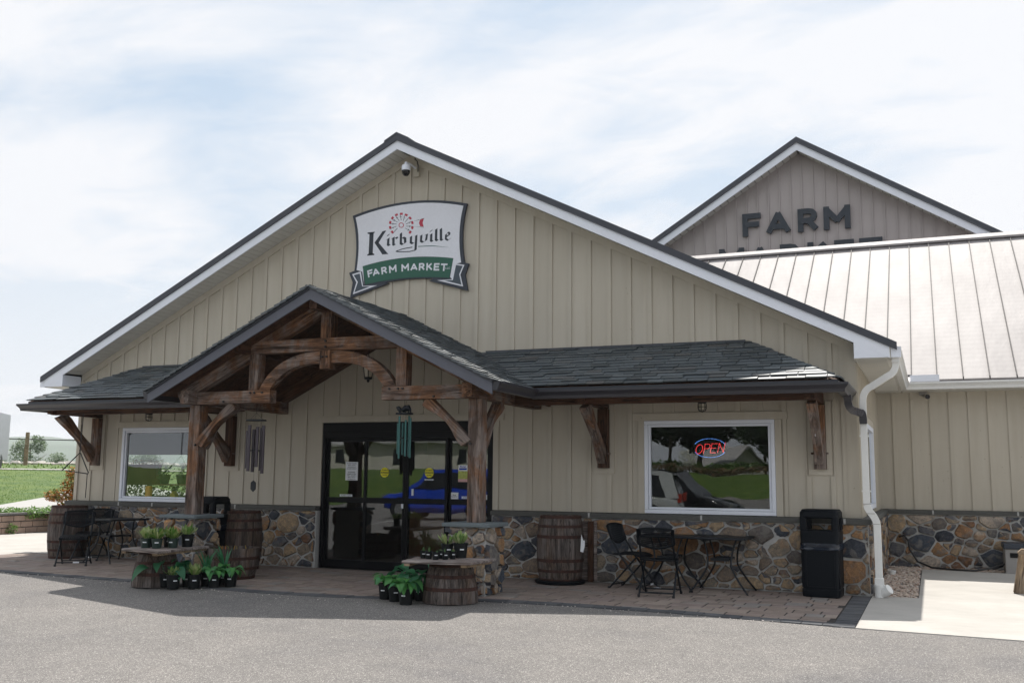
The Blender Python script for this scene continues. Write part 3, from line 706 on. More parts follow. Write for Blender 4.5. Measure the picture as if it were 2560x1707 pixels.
# roof: dark standing seam edges, white fascia, grooved soffit
RF = MB()
for s in (-1, 1):
    a = [(CX, 6.815), (CX + s * 7.25, 6.815 - .5015 * 7.25), (CX + s * 7.25, 6.775 - .5015 * 7.25), (CX, 6.775)]
    RF.prism(a, -.45, 11.4, 'y')
ROOF = RF.build('roof', 'dark_metal', BLD)
for s in (-1, 1):
    def ln(z, x): return (CX + s * x, z - .5015 * x)
    MB().prism([ln(6.812, 0), ln(6.812, 7.26), ln(6.712, 7.26), ln(6.712, 0)], -.475, -.449, 'y').build('rake_trim', 'dark_metal', ROOF)
    MB().prism([ln(6.730, 0), ln(6.730, 7.17), ln(6.572, 7.17), ln(6.572, 0)], -.448, -.425, 'y').build('fascia', 'white_trim', ROOF)
    # soffit under the rake, one groove per panel
    k = 0; x = 0.02
    while x < 6.72:
        x2 = min(x + .0955 - .006, 6.73)
        MB().add([(CX + s * x, -.425, 6.590 - .5015 * x), (CX + s * (x2 - .004), -.425, 6.590 - .5015 * (x2 - .004)), (CX + s * (x2 - .004), .0, 6.598 - .5015 * (x2 - .004)), (CX + s * x, .0, 6.598 - .5015 * x)] + [(CX + s * x, -.425, 6.602 - .5015 * x), (CX + s * (x2 - .004), -.425, 6.602 - .5015 * (x2 - .004)), (CX + s * (x2 - .004), .0, 6.610 - .5015 * (x2 - .004)), (CX + s * x, .0, 6.610 - .5015 * x)],
                 [(0, 1, 2, 3), (4, 5, 6, 7), (0, 1, 5, 4), (1, 2, 6, 5), (2, 3, 7, 6), (3, 0, 4, 7)]).build('soffit_panel', 'soffit', ROOF)
        x += .0955
    MB().prism([ln(6.64, 0), ln(6.64, 6.73), ln(6.615, 6.73), ln(6.615, 0)], -.425, .1, 'y').build('soffit_backing', 'interior_dark', ROOF)
    # boxed eave return
    xa, xb = CX + s * 6.745, CX + s * 7.165
    MB().prism([(xa, 2.985), (xb, 2.985), (xb, 6.575 - .5015 * 7.165), (xa, 6.575 - .5015 * 6.745)], -.446, -.02 if s < 0 else -.43, 'y').build('eave_return', 'white_trim', ROOF)
# eave soffits run back along both sides
for s, y1 in ((-1, 11), (1, 5.0)):
    xa, xb = sorted((CX + s * 6.74, CX + s * 7.16))
    MB().box(xa, xb, -.44, y1, 2.982, 3.0).build('soffit', 'soffit', ROOF)
    MB().box(*(sorted((CX + s * 7.16, CX + s * 7.18))), -.44, 4.6 if s > 0 else 11, 2.975, 3.16).build('fascia', 'soffit', ROOF)
for k in range(60):
    y = -.40 + k * .082
    MB().box(13.43, 13.80, y, y + .012, 2.974, 2.9825).build('soffit_rib', 'soffit', ROOF)
MB().prism([(6.45, 6.73), (6.67, 6.845), (6.89, 6.73), (6.89, 6.70), (6.67, 6.81), (6.45, 6.70)], -.48, 11.4, 'y').build('ridge_cap', 'dark_metal', ROOF)
gp = [(-0, 0), (0, -.125), (.075, -.125), (.085, -.08), (.11, -.045), (.125, -.03), (.125, 0), (.11, 0), (.07, -.105), (.01, -.105), (.01, 0)]
sweep([(13.852, -.40, 3.115), (13.852, 4.555, 3.115), (26, 4.555, 3.115)], gp, 'gutter', 'pvc', ROOF)
MB().box(13.855, 13.975, -.42, -.398, 2.985, 3.12).build('gutter_end', 'white_trim', ROOF)
MB().box(13.86, 13.95, -.36, -.24, 2.93, 2.995).build('gutter_outlet', 'pvc', ROOF)
sweep([(-.512, 11, 3.115), (-.512, -.40, 3.115)], gp, 'gutter', 'pvc', ROOF)
MB().box(-.637, -.515, -.42, -.398, 2.985, 3.12).build('gutter_end', 'white_trim', ROOF)
MB().box(13.99, 14.45, 4.42, 4.435, 3.12, 3.23).build('splash_guard', 'white_trim', ROOF)
# downspouts
DS = thing('downspout', (13.5, -.14, 0), 'white downspout running down the right front corner into a pipe', 'downspout')
def rect_tube(pts, w, h, name, mat, parent, ribs=0):
    pts = [Vector(p) for p in pts]; bb = MB(); ups = []; rings = []
    for i, p in enumerate(pts):
        t = ((pts[i + 1] if i < len(pts) - 1 else p) - (pts[i - 1] if i else p)).normalized()
        yv = Vector((0, 1, 0)); 
        if abs(t.y) > .9: yv = Vector((0, 0, 1))
        u = t.cross(yv).normalized(); v = u.cross(t).normalized(); k = 1.0 + (.07 if ribs and i % 2 else 0)
        rings.append([p + u * a * w / 2 * k + v * c * h / 2 * k for a, c in ((-1, -1), (1, -1), (1, 1), (-1, 1))])
    vs = [q for g in rings for q in g]; fs = [(i * 4 + k, i * 4 + (k + 1) % 4, i * 4 + 4 + (k + 1) % 4, i * 4 + 4 + k) for i in range(len(rings) - 1) for k in range(4)] + [(0, 1, 2, 3), tuple(range(len(vs) - 4, len(vs)))]
    return bb.add(vs, fs).build(name, mat, parent, bevel=.004)
def arc(p0, p1, c, n=6):
    return [((1 - t) ** 2 * Vector(p0) + 2 * t * (1 - t) * Vector(c) + t * t * Vector(p1)) for t in [i / n for i in range(n + 1)]]
yd = -.19
top = arc((13.905, -.30, 2.95), (13.80, -.28, 2.76), (13.91, -.30, 2.80)) + arc((13.60, -.22, 2.64), (13.485, yd, 2.45), (13.49, yd - .01, 2.60))
rect_tube(top + [(13.485, yd, 1.14)], .083, .06, 'pipe', 'pvc', DS)
rect_tube(arc((13.485, yd, 1.14), (13.56, yd, 1.0), (13.485, yd, 1.09), 3) + arc((13.585, yd, .95), (13.60, yd, .85), (13.60, yd, .91), 3) + [(13.60, yd, .20)], .087, .062, 'pipe', 'pvc', DS)
for z in (1.15, 1.03, .90): MB().box(13.485 + (1.15 - z) * .4 - .048, 13.485 + (1.15 - z) * .4 + .048, yd - .035, yd + .035, z - .003, z + .003).build('seam', 'utility_grey', DS)
MB().box(13.545, 13.655, yd - .05, yd + .05, .14, .235).build('adapter', 'pvc', DS, bevel=.006)
MB().lathe([(.062, .0), (.062, .13), (.068, .13), (.068, .165), (.0, .165)], 20, (13.60, yd, -.01)).build('drain_pipe', 'pvc', DS, True)
MB().tube([(13.60, yd, .02), (13.70, yd - .04, .095)], .052, 16).build('wye_branch', 'pvc', DS, True)
MB().tube([(13.665, yd - .025, .07), (13.72, yd - .05, .112)], .062, 16).build('wye_collar', 'pvc', DS, True)
for z in (2.0, 1.3): MB().box(13.43, 13.54, yd - .034, -.1, z, z + .02).build('strap', 'pvc', DS)
CAP = MB().lathe([(.055, -.03), (.055, .03), (.062, .03), (.062, .055), (.0, .058)], 18, (13.62, 3.3, 0)).build('drain_cap', 'pvc', None, True); tag(CAP, 'white round drain cap sticking up from the pebbles', 'pipe cap')

# picture windows
def window(parent, x0, x1, z0, z1):
    w = MB(); f = .055
    for (a, c, p, q) in ((x0, x1, z0, z0 + f), (x0, x1, z1 - f, z1), (x0, x0 + f, z0 + f, z1 - f), (x1 - f, x1, z0 + f, z1 - f)): w.box(a + .001, c - .001, -.034, .045, p + .001, q - .001)
    wf = w.build('window_frame', 'white_trim', parent, bevel=.004)
    w = MB(); g = .058; h = .03
    for (a, c, p, q) in ((x0 + g, x1 - g, z0 + g, z0 + g + h), (x0 + g, x1 - g, z1 - g - h, z1 - g), (x0 + g, x0 + g + h, z0 + g + h, z1 - g - h), (x1 - g - h, x1 - g, z0 + g + h, z1 - g - h)): w.box(a, c, -.014, .035, p, q)
    w.build('sash', 'white_trim', wf, bevel=.003)
    MB().box(x0 + g + h - .002, x1 - g - h + .002, .018, .024, z0 + g + h - .002, z1 - g - h + .002).build('pane', 'glass', wf)
    return wf
window(BLD, 1.0, 2.80, .965, 2.25); window(BLD, 10.54, 12.34, .965, 2.25)
# side window in the right wall
w = MB(); y0, y1, z0, z1 = SW
for a, c, p, q in ((y0, y1, z0, z0 + .07), (y0, y1, z1 - .07, z1), (y0, y0 + .07, z0 + .07, z1 - .07), (y1 - .07, y1, z0 + .07, z1 - .07)): w.box(WR - .03, WR + .03, a, c, p, q)
sf = w.build('window_frame', 'white_trim', BLD); MB().box(WR - .01, WR - .004, y0 + .06, y1 - .06, z0 + .06, z1 - .06).build('pane', 'glass', sf)
MB().box(WR, WR + .026, y0 - .1, y1 + .1, z1 + .002, z1 + .1).build('trim_board', 'siding', SID)
# left side window, seen through the shop
w = MB()
for a, c, p, q in ((.75, 3.6, .95, 1.02), (.75, 3.6, 2.08, 2.15), (.75, .82, 1.02, 2.08), (3.53, 3.6, 1.02, 2.08)): w.box(WL - .02, WL + .10, a, c, p, q)
sf = w.build('window_frame', 'white_trim', BLD); MB().box(WL + .03, WL + .036, .8, 3.55, 1.0, 2.1).build('pane', 'glass', sf)

# entrance: black aluminium frame, two fixed lights, two sliding leaves
ENT = MB()
for a, c, p, q in ((5.192, 8.208, 2.14, 2.288), (5.192, 5.245, .0, 2.14), (8.135, 8.208, .0, 2.14), (5.245, 8.135, 2.04, 2.139)): ENT.box(a, c, -.012, .10, p, q)
ENT = ENT.build('entrance_frame', 'black_frame', BLD, bevel=.003)
def leaf(name, x0, x1, y0, stile=.045, zb=.0):
    w = MB()
    for a, c, p, q in ((x0, x0 + stile, zb, 2.035), (x1 - stile, x1, zb, 2.035), (x0 + stile, x1 - stile, 1.985, 2.035), (x0 + stile, x1 - stile, 1.02, 1.105), (x0 + stile, x1 - stile, zb, .13)): w.box(a, c, y0, y0 + .045, p, q)
    d = w.build(name, 'black_frame', ENT, bevel=.002)
    MB().box(x0 + stile - .003, x1 - stile + .003, y0 + .018, y0 + .024, 1.10, 1.99).build('pane', 'glass', d)
    MB().box(x0 + stile - .003, x1 - stile + .003, y0 + .018, y0 + .024, .125, 1.025).build('pane', 'glass', d)
    return d
leaf('side_light', 5.245, 5.985, .05); leaf('sliding_door', 5.975, 6.715, .0); leaf('sliding_door', 6.722, 7.445, .0); leaf('side_light', 7.435, 8.135, .05)
MB().box(6.66, 6.70, -.012, .0, .95, 1.02).build('lock', 'chrome', ENT)

# interior
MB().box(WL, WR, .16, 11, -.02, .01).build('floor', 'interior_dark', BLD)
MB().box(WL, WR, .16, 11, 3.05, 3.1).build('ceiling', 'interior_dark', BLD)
MB().box(4.9, 5.0, .3, 4, .0, 2.6).build('partition', 'interior_dark', BLD)
w = MB().box(5.4, 6.5, 2.6, 3.2, 0, .95).box(5.3, 6.6, 2.5, 3.3, .95, 1.0).box(6.9, 8.4, 4.2, 4.7, 0, 1.9); w.build('counter', 'interior_wood', BLD)
# inside the left window: shelf with hanging pots, candle, feeder
SH = thing('window_shelf', (.5, 1.0, 0), 'wooden display shelves inside the left shop window', 'shelf')
MB().box(.25, 2.9, .75, .98, 1.24, 1.265).build('board', 'interior_wood', SH); MB().box(.25, 2.9, .2, .7, .93, .96).build('board', 'interior_wood', SH)
MB().box(.2, .3, .7, .8, .0, 1.9).build('upright', 'interior_wood', SH)
MB().box(.2, 3.4, .98, 1.02, 1.80, 2.2).build('valance', 'interior_blue', SH)
b = MB().lathe([(.060, 0), (.060, .26), (.054, .27), (0, .27)], 20, (1.37, .30, .96)).build('candle', 'amber', None, True); tag(b, 'amber pillar candle standing in the left shop window', 'candle')
bt = thing('bird_house', (1.93, .32, .96), 'small yellow bird feeder in the left shop window', 'bird feeder')
MB().prism([(1.87, .98), (1.99, .98), (1.99, 1.08), (1.93, 1.15), (1.87, 1.08)], .27, .36, 'y').build('body', 'bird_yellow', bt); MB().box(1.85, 2.01, .25, .38, .962, .98).build('tray', 'interior_wood', bt)
# ================================================================== ENTRANCE PORCH
POR = thing('entrance_porch', (CX, -1.3, 0), 'timber-framed entrance porch with arched truss and slate gable roof', 'porch')
PZ = lambda x, k=0: 3.93 - .497 * abs(x - CX) - k       # top of the roof deck
for s in (-1, 1):
    a = lambda x, k: (CX + s * x, 3.93 - .497 * x - k)
    # deck with plank ceiling
    MB().prism([a(0, 0), a(2.66, 0), a(2.66, .035), a(0, .035)], -2.655, -.03, 'y').build('roof_deck', 'dark_metal', POR)
    v = 0.04
    while v < 2.62:
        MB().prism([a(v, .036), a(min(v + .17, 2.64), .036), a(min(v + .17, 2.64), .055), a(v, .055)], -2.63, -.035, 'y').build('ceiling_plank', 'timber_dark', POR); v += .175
    MB().prism([a(0, -.012), a(2.69, -.012), a(2.69, .150), a(0, .150)], -2.68, -2.656, 'y').build('fascia', 'charcoal_fascia', POR)
    MB().prism([a(0, -.035), a(2.70, -.035), a(2.70, .012), a(0, .012)], -2.70, -2.681, 'y').build('drip_edge', 'dark_metal', POR)
    # slates
    cosv = 1 / math.sqrt(1 + .497 ** 2); V = Vector((-s * cosv, 0, .497 * cosv)); L = 2.70 / cosv; Lv = 1.33 / cosv
    O = Vector((CX + s * 2.70, 0, 3.93 - .497 * 2.70 + .004))
    if s > 0: hull = [(0, 0), (0, 0), (1.42, 0), (2.74, L - Lv), (2.74, L), (0, L)][1:]; slates(O + Vector((0, -2.74, 0)), (0, 1, 0), V, hull, POR, 4, lim=300, wmin=.17, wmax=.3)
    else: hull = [(0, 0), (1.42, 0), (2.74, L - Lv), (2.74, L), (0, L)]; slates(O + Vector((0, -2.74, 0)), (0, 1, 0), V, hull, POR, 5, joined=True, wmin=.17, wmax=.3)
    # porch gutter, short return
    if s > 0: sweep([(CX + s * 2.675, -2.655, 2.605), (CX + s * 2.675, -1.42, 2.605)], GUT, 'gutter', 'gutter_dark', POR)
    else: sweep([(CX + s * 2.675, -1.42, 2.605), (CX + s * 2.675, -2.655, 2.605)], GUT, 'gutter', 'gutter_dark', POR)
    xo = sorted((CX + s * 2.675, CX + s * 2.79)); MB().prism([(xo[0], 2.605), (xo[1], 2.605), (xo[1] - (.03 if s > 0 else 0), 2.50), (xo[0] + (.03 if s < 0 else 0), 2.50)], -2.672, -2.656, 'y').build('gutter_end', 'gutter_dark', POR)
    # frame
    timber((CX + s * 2.24, -2.11, .872), (CX + s * 2.24, -2.11, 2.435), .185, .185, 'post', POR, up=(0, 1, 0))
    timber((CX + s * 2.235, -2.44, 2.535), (CX + s * 2.235, .0, 2.535), .145, .19, 'plate_beam', POR)
    timber((CX + s * 2.158, -2.18, 2.53), (CX + s * .895, -2.18, 2.53), .16, .178, 'hammer_beam', POR)
    timber((CX + s * 1.185, -2.18, 2.622), (CX + s * 1.185, -2.18, 3.13), .155, .165, 'queen_post', POR, up=(0, 1, 0))
    # principal rafter
    timber((CX + s * .02, -2.18, 3.775), (CX + s * 2.50, -2.18, 3.775 - .497 * 2.48), .15, .165, 'rafter', POR)
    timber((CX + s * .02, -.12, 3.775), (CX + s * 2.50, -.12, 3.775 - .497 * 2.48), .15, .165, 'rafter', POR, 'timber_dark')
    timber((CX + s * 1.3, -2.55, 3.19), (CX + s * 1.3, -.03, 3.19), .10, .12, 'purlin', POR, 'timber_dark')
    # knee braces: curved underside
    def brace(p_post, p_beam, plane, name='knee_brace', mat='timber', w=.135, th=.15, sag=.055):
        a_, c_ = Vector(p_post), Vector(p_beam); t = (c_ - a_); Lb = t.length; t.normalize(); side = plane.cross(t).normalized()
        if side.z > 0: side = -side
        N_ = 10; top = [(0, 0), (Lb, 0)]; bot = []
        pts = [(-.05, -.02)] + [(Lb + .05, -.02)]
        lower = []
        for i in range(N_ + 1):
            u = i / N_; lower.append((-.03 + (Lb - .0 + .06) * u, -th * (.75 + .25 * math.cos(2 * math.pi * u)) ))
        poly = [(-.07, 0), (Lb + .07, 0)] + lower[::-1]
        org = ORG[POR.name]
        bb = MB(); n_ = len(poly); bb.add([(x, -w / 2, z) for x, z in poly] + [(x, w / 2, z) for x, z in poly], [tuple(range(n_)), tuple(range(n_, 2 * n_))[::-1]] + [(k, (k + 1) % n_, n_ + (k + 1) % n_, n_ + k) for k in range(n_)])
        me = bb.mesh(name, mat); ob = D.objects.new(name, me); COL.objects.link(ob); return ob, a_, t, side
    def put(ob, a_, t, side, parent):
        ob.parent = parent; org = ORG[parent.name]; y = (-side).cross(t).normalized(); pp = a_ - org; z = -side
        ob.matrix_local = Matrix(((t.x, y.x, z.x, pp.x), (t.y, y.y, z.y, pp.y), (t.z, y.z, z.z, pp.z), (0, 0, 0, 1))); ORG[ob.name] = org
        m_ = ob.modifiers.new('bevel', 'BEVEL'); m_.width = .005; m_.segments = 1; m_.limit_method = 'ANGLE'
    put(*brace((CX + s * 2.15, -2.17, 1.955), (CX + s * 1.62, -2.17, 2.452), Vector((0, 1, 0)), sag=.05), POR)
    put(*brace((CX + s * 2.24, -2.02, 1.93), (CX + s * 2.24, -1.50, 2.452), Vector((1, 0, 0))), POR)
    # arched brace
    n_ = 12; out, inn = [], []
    def qb(t, a_, b_, c_): return tuple((1 - t) ** 2 * a_[i] + 2 * t * (1 - t) * b_[i] + t * t * c_[i] for i in (0, 1))
    for i in range(n_ + 1):
        t = i / n_; out.append(qb(t, (1.10, 2.622), (.83, 3.135), (.085, 3.135))); inn.append(qb(t, (.915, 2.622), (.66, 3.0), (.085, 2.965)))
    poly = [(CX + s * x, z) for x, z in out + inn[::-1]]
    MB().prism(poly, -2.245, -2.125, 'y').build('arched_brace', 'timber', POR, bevel=.004)
    for dx, z in ((1.15, 2.585), (1.22, 2.585), (1.02, 2.585), (1.68, 2.47)):
        MB().tube([(CX + s * dx, -2.285, z), (CX + s * dx, -2.2, z)], .014, 8).build('peg', 'rubber', POR)
    MB().tube([(CX + s * 2.19, -2.23, 1.86), (CX + s * 2.19, -2.18, 1.86)], .014, 8).build('peg', 'rubber', POR)
    MB().tube([(CX + s * .035, -2.30, 3.05), (CX + s * .035, -2.2, 3.05)], .014, 8).build('peg', 'rubber', POR)
timber((CX - 1.20, -2.18, 3.226), (CX + 1.20, -2.18, 3.226), .155, .176, 'collar_beam', POR)
timber((CX, -2.19, 2.885), (CX, -2.19, 3.14), .17, .17, 'king_post', POR, up=(0, 1, 0))
timber((CX, -2.185, 3.312), (CX, -2.185, 3.70), .165, .17, 'king_post', POR, up=(0, 1, 0))
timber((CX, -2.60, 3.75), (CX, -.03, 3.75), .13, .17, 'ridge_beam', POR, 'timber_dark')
for z in (3.19, 3.27): MB().tube([(CX + .0, -2.285, z), (CX + .0, -2.2, z)], .014, 8).build('peg', 'rubber', POR)
MB().prism([(CX - .13, 3.885), (CX, 3.955), (CX + .13, 3.885), (CX + .13, 3.90), (CX, 3.972), (CX - .13, 3.90)], -2.72, -.03, 'y').build('ridge_cap', 'slate', POR)

# stone piers with bluestone caps
for s, lab in ((-1, 'fieldstone pier under the left porch post beside the stacked barrels'), (1, 'fieldstone pier under the right porch post behind the barrel table')):
    px = CX + s * 2.245; t = thing('stone_pier', (px, -2.13, 0), lab, 'pier', 'stone piers under the porch posts')
    core = MB().box(px - .245, px + .245, -2.375, -1.885, -.05, .825).build('core', 'mortar', t)
    for O, U, N, sd in (((px - .25, -2.375, 0), (1, 0, 0), (0, -1, 0), 1), ((px + .245, -2.38, 0), (0, 1, 0), (1, 0, 0), 2), ((px - .245, -1.88, 0), (0, -1, 0), (-1, 0, 0), 3)):
        stone_face(O, U, N, .5, .825, sd * 7 + (s > 0) * 3, t, .225, depth=.05)
    MB().prism([(px - .325, -2.445), (px + .30, -2.45), (px + .322, -2.42), (px + .318, -1.82), (px - .318, -1.815)], .826, .872, 'z').build('cap', 'bluestone', t, bevel=.007)
# valley flashing strips
for s in (-1, 1):
    MB().add([(CX + s * 1.27, -.02, 3.335), (CX + s * 1.36, -.02, 3.325), (CX + s * 2.70, -1.36, 2.64), (CX + s * 2.61, -1.36, 2.66)] + [(CX + s * 1.27, -.02, 3.31), (CX + s * 1.36, -.02, 3.31), (CX + s * 2.70, -1.36, 2.62), (CX + s * 2.61, -1.36, 2.63)], [(0, 1, 2, 3), (0, 1, 5, 4), (1, 2, 6, 5), (2, 3, 7, 6), (3, 0, 4, 7)]).build('valley_flashing', 'dark_metal', POR)

# ================================================================== WINDOW CANOPIES
CANL = {1: 'long slate canopy over the right shop window, right of the porch', -1: 'slate canopy over the left shop window, left of the porch'}
for s in (1, -1):
    t = thing('window_canopy', (CX + s * 4.6, 0, 2.4), CANL[s], 'canopy', 'slate canopies over the shop windows')
    X = lambda x: CX + s * x
    SL = .508; zt, zb, run = 3.295, 2.650, 1.27; eaveX = 6.60; wallX = 5.36
    # deck: main slope and hip end
    dk = MB()
    top = [(X(1.31), 0, zt), (X(wallX), 0, zt), (X(eaveX), -run, zb), (X(2.58), -run, zb)]
    dk.add([Vector(p) - Vector((0, 0, .004)) for p in top] + [Vector(p) - Vector((0, 0, .05)) for p in top], [(0, 1, 2, 3), (4, 5, 6, 7), (0, 1, 5, 4), (1, 2, 6, 5), (2, 3, 7, 6), (3, 0, 4, 7)])
    hp = [(X(wallX), -.0, zt), (X(eaveX), -run, zb), (X(eaveX), -.0, zb)]
    dk.add([Vector(p) - Vector((0, 0, .004)) for p in hp] + [Vector(p) - Vector((0, 0, .05)) for p in hp], [(0, 1, 2), (3, 4, 5), (0, 1, 4, 3), (1, 2, 5, 4), (2, 0, 3, 5)])
    dk.build('roof_deck', 'timber_dark', t)
    Lv = math.hypot(run, zt - zb) ; V = Vector((0, run, zt - zb)).normalized()
    O = Vector((X(eaveX) if s < 0 else X(2.58), -run, zb))
    if s > 0: hull = [(0, 0), (eaveX - 2.58, 0), (wallX - 2.58, Lv), (1.31 - 2.58, Lv)]
    else: hull = [(0, 0), (eaveX - 2.58, 0), (eaveX - 1.31, Lv), (eaveX - wallX, Lv)]
    k = slates(O, (1, 0, 0), V, hull, t, 40 + s, exp=.107, wmin=.2, wmax=.36)
    print('canopy slates', k)
    # hip end
    V2 = Vector((-s * (eaveX - wallX), 0, zt - zb)).normalized(); Lh = math.hypot(eaveX - wallX, zt - zb)
    slates((X(eaveX), -run, zb), (0, 1, 0), V2, [(0, 0), (run, 0), (run, Lh)], t, 60 + s, exp=.107, joined=True)
    MB().box(*sorted((X(1.4), X(wallX - .05))), -.03, -.003, zt + .005, zt + .05).build('wall_flashing', 'dark_metal', t)
    # fascia, gutter
    MB().box(*sorted((X(2.70), X(eaveX))), -run - .004, -run + .018, 2.50, 2.64).build('fascia', 'dark_metal', t)
    MB().box(*sorted((X(eaveX - .018), X(eaveX + .004))), -run + .019, -.01, 2.50, 2.64).build('fascia', 'dark_metal', t)
    g = [(X(2.68), -run - .01, 2.60), (X(eaveX + .01), -run - .01, 2.60), (X(eaveX + .01), -.02, 2.60)]
    sweep(g if s > 0 else g[::-1], GUT, 'gutter', 'gutter_dark', t)
    if s > 0:
        e = arc((13.31, -.45, 2.49), (13.36, -.30, 2.36), (13.31, -.43, 2.38), 5) + arc((13.40, -.27, 2.345), (13.47, -.26, 2.20), (13.49, -.26, 2.345), 5)
        e = [Vector((13.33, -.62, 2.50)), Vector((13.332, -.60, 2.44)), Vector((13.335, -.56, 2.39)), Vector((13.35, -.50, 2.35)), Vector((13.375, -.43, 2.325)), Vector((13.41, -.36, 2.315)), Vector((13.44, -.30, 2.305)), Vector((13.47, -.25, 2.30)), Vector((13.483, -.24, 2.27)), Vector((13.485, -.235, 2.16))]
        pts = []
        for a_, c_ in zip(e, e[1:]): pts += [a_, (a_ + c_) / 2]
        rect_tube(pts + [e[-1]], .088, .07, 'downspout_elbow', 'gutter_dark', t, 1)
    # underside boards
    k = 0
    for k in range(7):
        y = -.05 - k * .165; h_ = lambda y_: 5.28 - y_ * .976
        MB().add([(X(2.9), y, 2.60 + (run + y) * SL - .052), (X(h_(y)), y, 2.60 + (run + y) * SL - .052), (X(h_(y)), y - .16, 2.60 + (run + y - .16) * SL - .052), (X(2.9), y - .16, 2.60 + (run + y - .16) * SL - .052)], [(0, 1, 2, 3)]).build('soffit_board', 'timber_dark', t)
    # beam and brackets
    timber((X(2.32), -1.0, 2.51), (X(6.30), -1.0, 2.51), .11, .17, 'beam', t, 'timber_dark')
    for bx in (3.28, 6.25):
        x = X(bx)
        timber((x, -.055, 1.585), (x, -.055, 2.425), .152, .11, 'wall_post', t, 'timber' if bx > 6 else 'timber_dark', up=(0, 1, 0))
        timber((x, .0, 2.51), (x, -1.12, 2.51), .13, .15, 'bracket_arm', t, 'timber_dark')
        N_ = 10; lo = []; hi = []
        for i in range(N_ + 1):
            u = i / N_; y_ = -.11 - .80 * u ** 1.12; z_ = 1.70 + .735 * u
            w_ = .12 + .035 * math.cos(2 * math.pi * u); bump_ = .018 * math.exp(-((u - .62) / .05) ** 2)
            lo.append((y_ - w_ * .45 - bump_, z_ - w_ * .5 + .02)); hi.append((y_ + w_ * .45, z_ + w_ * .5 + .02))
        lo = [(min(y_, -.108), z_) for y_, z_ in lo]; hi = [(min(y_, -.108), min(z_, 2.434)) for y_, z_ in hi]
        MB().prism(lo + hi[::-1], x - .055, x + .055, 'x').build('bracket_brace', 'timber', t, bevel=.004)
        bo = list(t.children)[-1]; bo = [o_ for o_ in t.children if o_.name.startswith('bracket_brace')][-1]; tv = Vector((0, -.74, .673)).normalized(); yv_ = Vector((1, 0, 0)); zv_ = tv.cross(yv_)
        Q = Matrix(((tv.x, yv_.x, zv_.x, 0), (tv.y, yv_.y, zv_.y, 0), (tv.z, yv_.z, zv_.z, 0), (0, 0, 0, 1))); bo.data.transform(Q.inverted()); bo.matrix_local = Q
        MB().tube([(x - .11, -.08, 1.79), (x + .11, -.08, 1.79)], .013, 8).build('peg', 'timber', t)
        h = MB().tube([(x, -.56 + .012 * math.cos(a_ * .5), 2.03 - .02 + .018 * math.sin(a_ * .5)) for a_ in range(0, 11)], .003, 5); h.build('hook', 'chrome', t)

# ================================================================== SIGN
SG = thing('market_sign', (6.69, -.06, 5.0), 'arched white and green Kirbyville Farm Market sign high on the gable', 'sign')
def s840(x, y):
    """artwork grid of the sign (drawn skewed, straightened here) -> metres on the sign plane"""
    w_ = 4.5800492e-05 * x + 1.5311301e-05 * y + 1
    return ((.0021536435 * x + .0001475354 * y + 5.2792995) / w_, (8.117356e-05 * x - .0015890942 * y + 6.8180114) / w_)
def curve_pts(p, q, c, n=10): return [((1 - t) ** 2 * p[0] + 2 * t * (1 - t) * c[0] + t * t * q[0], (1 - t) ** 2 * p[1] + 2 * t * (1 - t) * c[1] + t * t * q[1]) for t in [i / n for i in range(n + 1)]]
def plate(pix, y0, y1, mat, name, parent=SG): return MB().prism([s840(*p) for p in pix], y0, y1, 'y').build(name, mat, parent)
navy = curve_pts((172, 660), (1352, 532), (760, 425), 14) + curve_pts((1352, 532), (1325, 1140), (1270, 830), 8) + [(1370, 1150), (1330, 1262), (1358, 1430), (960, 1328), (1000, 1308)] + curve_pts((990, 1306), (480, 1352), (740, 1292), 8) + [(548, 1352), (145, 1505), (172, 1345), (135, 1248), (190, 1225)] + curve_pts((190, 1225), (172, 660), (235, 900), 8)
plate(navy, -.055, -.012, 'sign_navy', 'backing')
white = curve_pts((203, 678), (1315, 556), (760, 455), 14) + curve_pts((1315, 556), (1291, 1140), (1245, 830), 8) + [(1225, 1158), (1200, 1312)] + [(1178, 1290)] + curve_pts((1212, 1098), (278, 1178), (740, 1035), 10) + [(290, 1366), (272, 1235), (214, 1218)] + curve_pts((214, 1218), (203, 678), (262, 900), 8)
plate(white, -.0585, -.0552, 'sign_white', 'panel')
green = curve_pts((276, 1180), (1212, 1096), (740, 1040), 12) + curve_pts((1170, 1300), (305, 1368), (740, 1262), 12)
plate(green, -.0605, -.0587, 'sign_green', 'banner')
for outer, inner in (([(168, 1262), (258, 1234), (280, 1382), (425, 1376), (176, 1468), (212, 1345)], [(186, 1272), (246, 1254), (272, 1388), (350, 1388), (192, 1448), (228, 1342)]),
                     ([(1228, 1152), (1326, 1165), (1284, 1265), (1312, 1388), (1045, 1324), (1196, 1314)], [(1240, 1166), (1308, 1176), (1272, 1262), (1296, 1370), (1120, 1326), (1208, 1322)])):
    plate(outer, -.0605, -.0562, 'sign_white', 'ribbon_edge'); plate(inner, -.0625, -.0607, 'sign_slate', 'ribbon_tail')

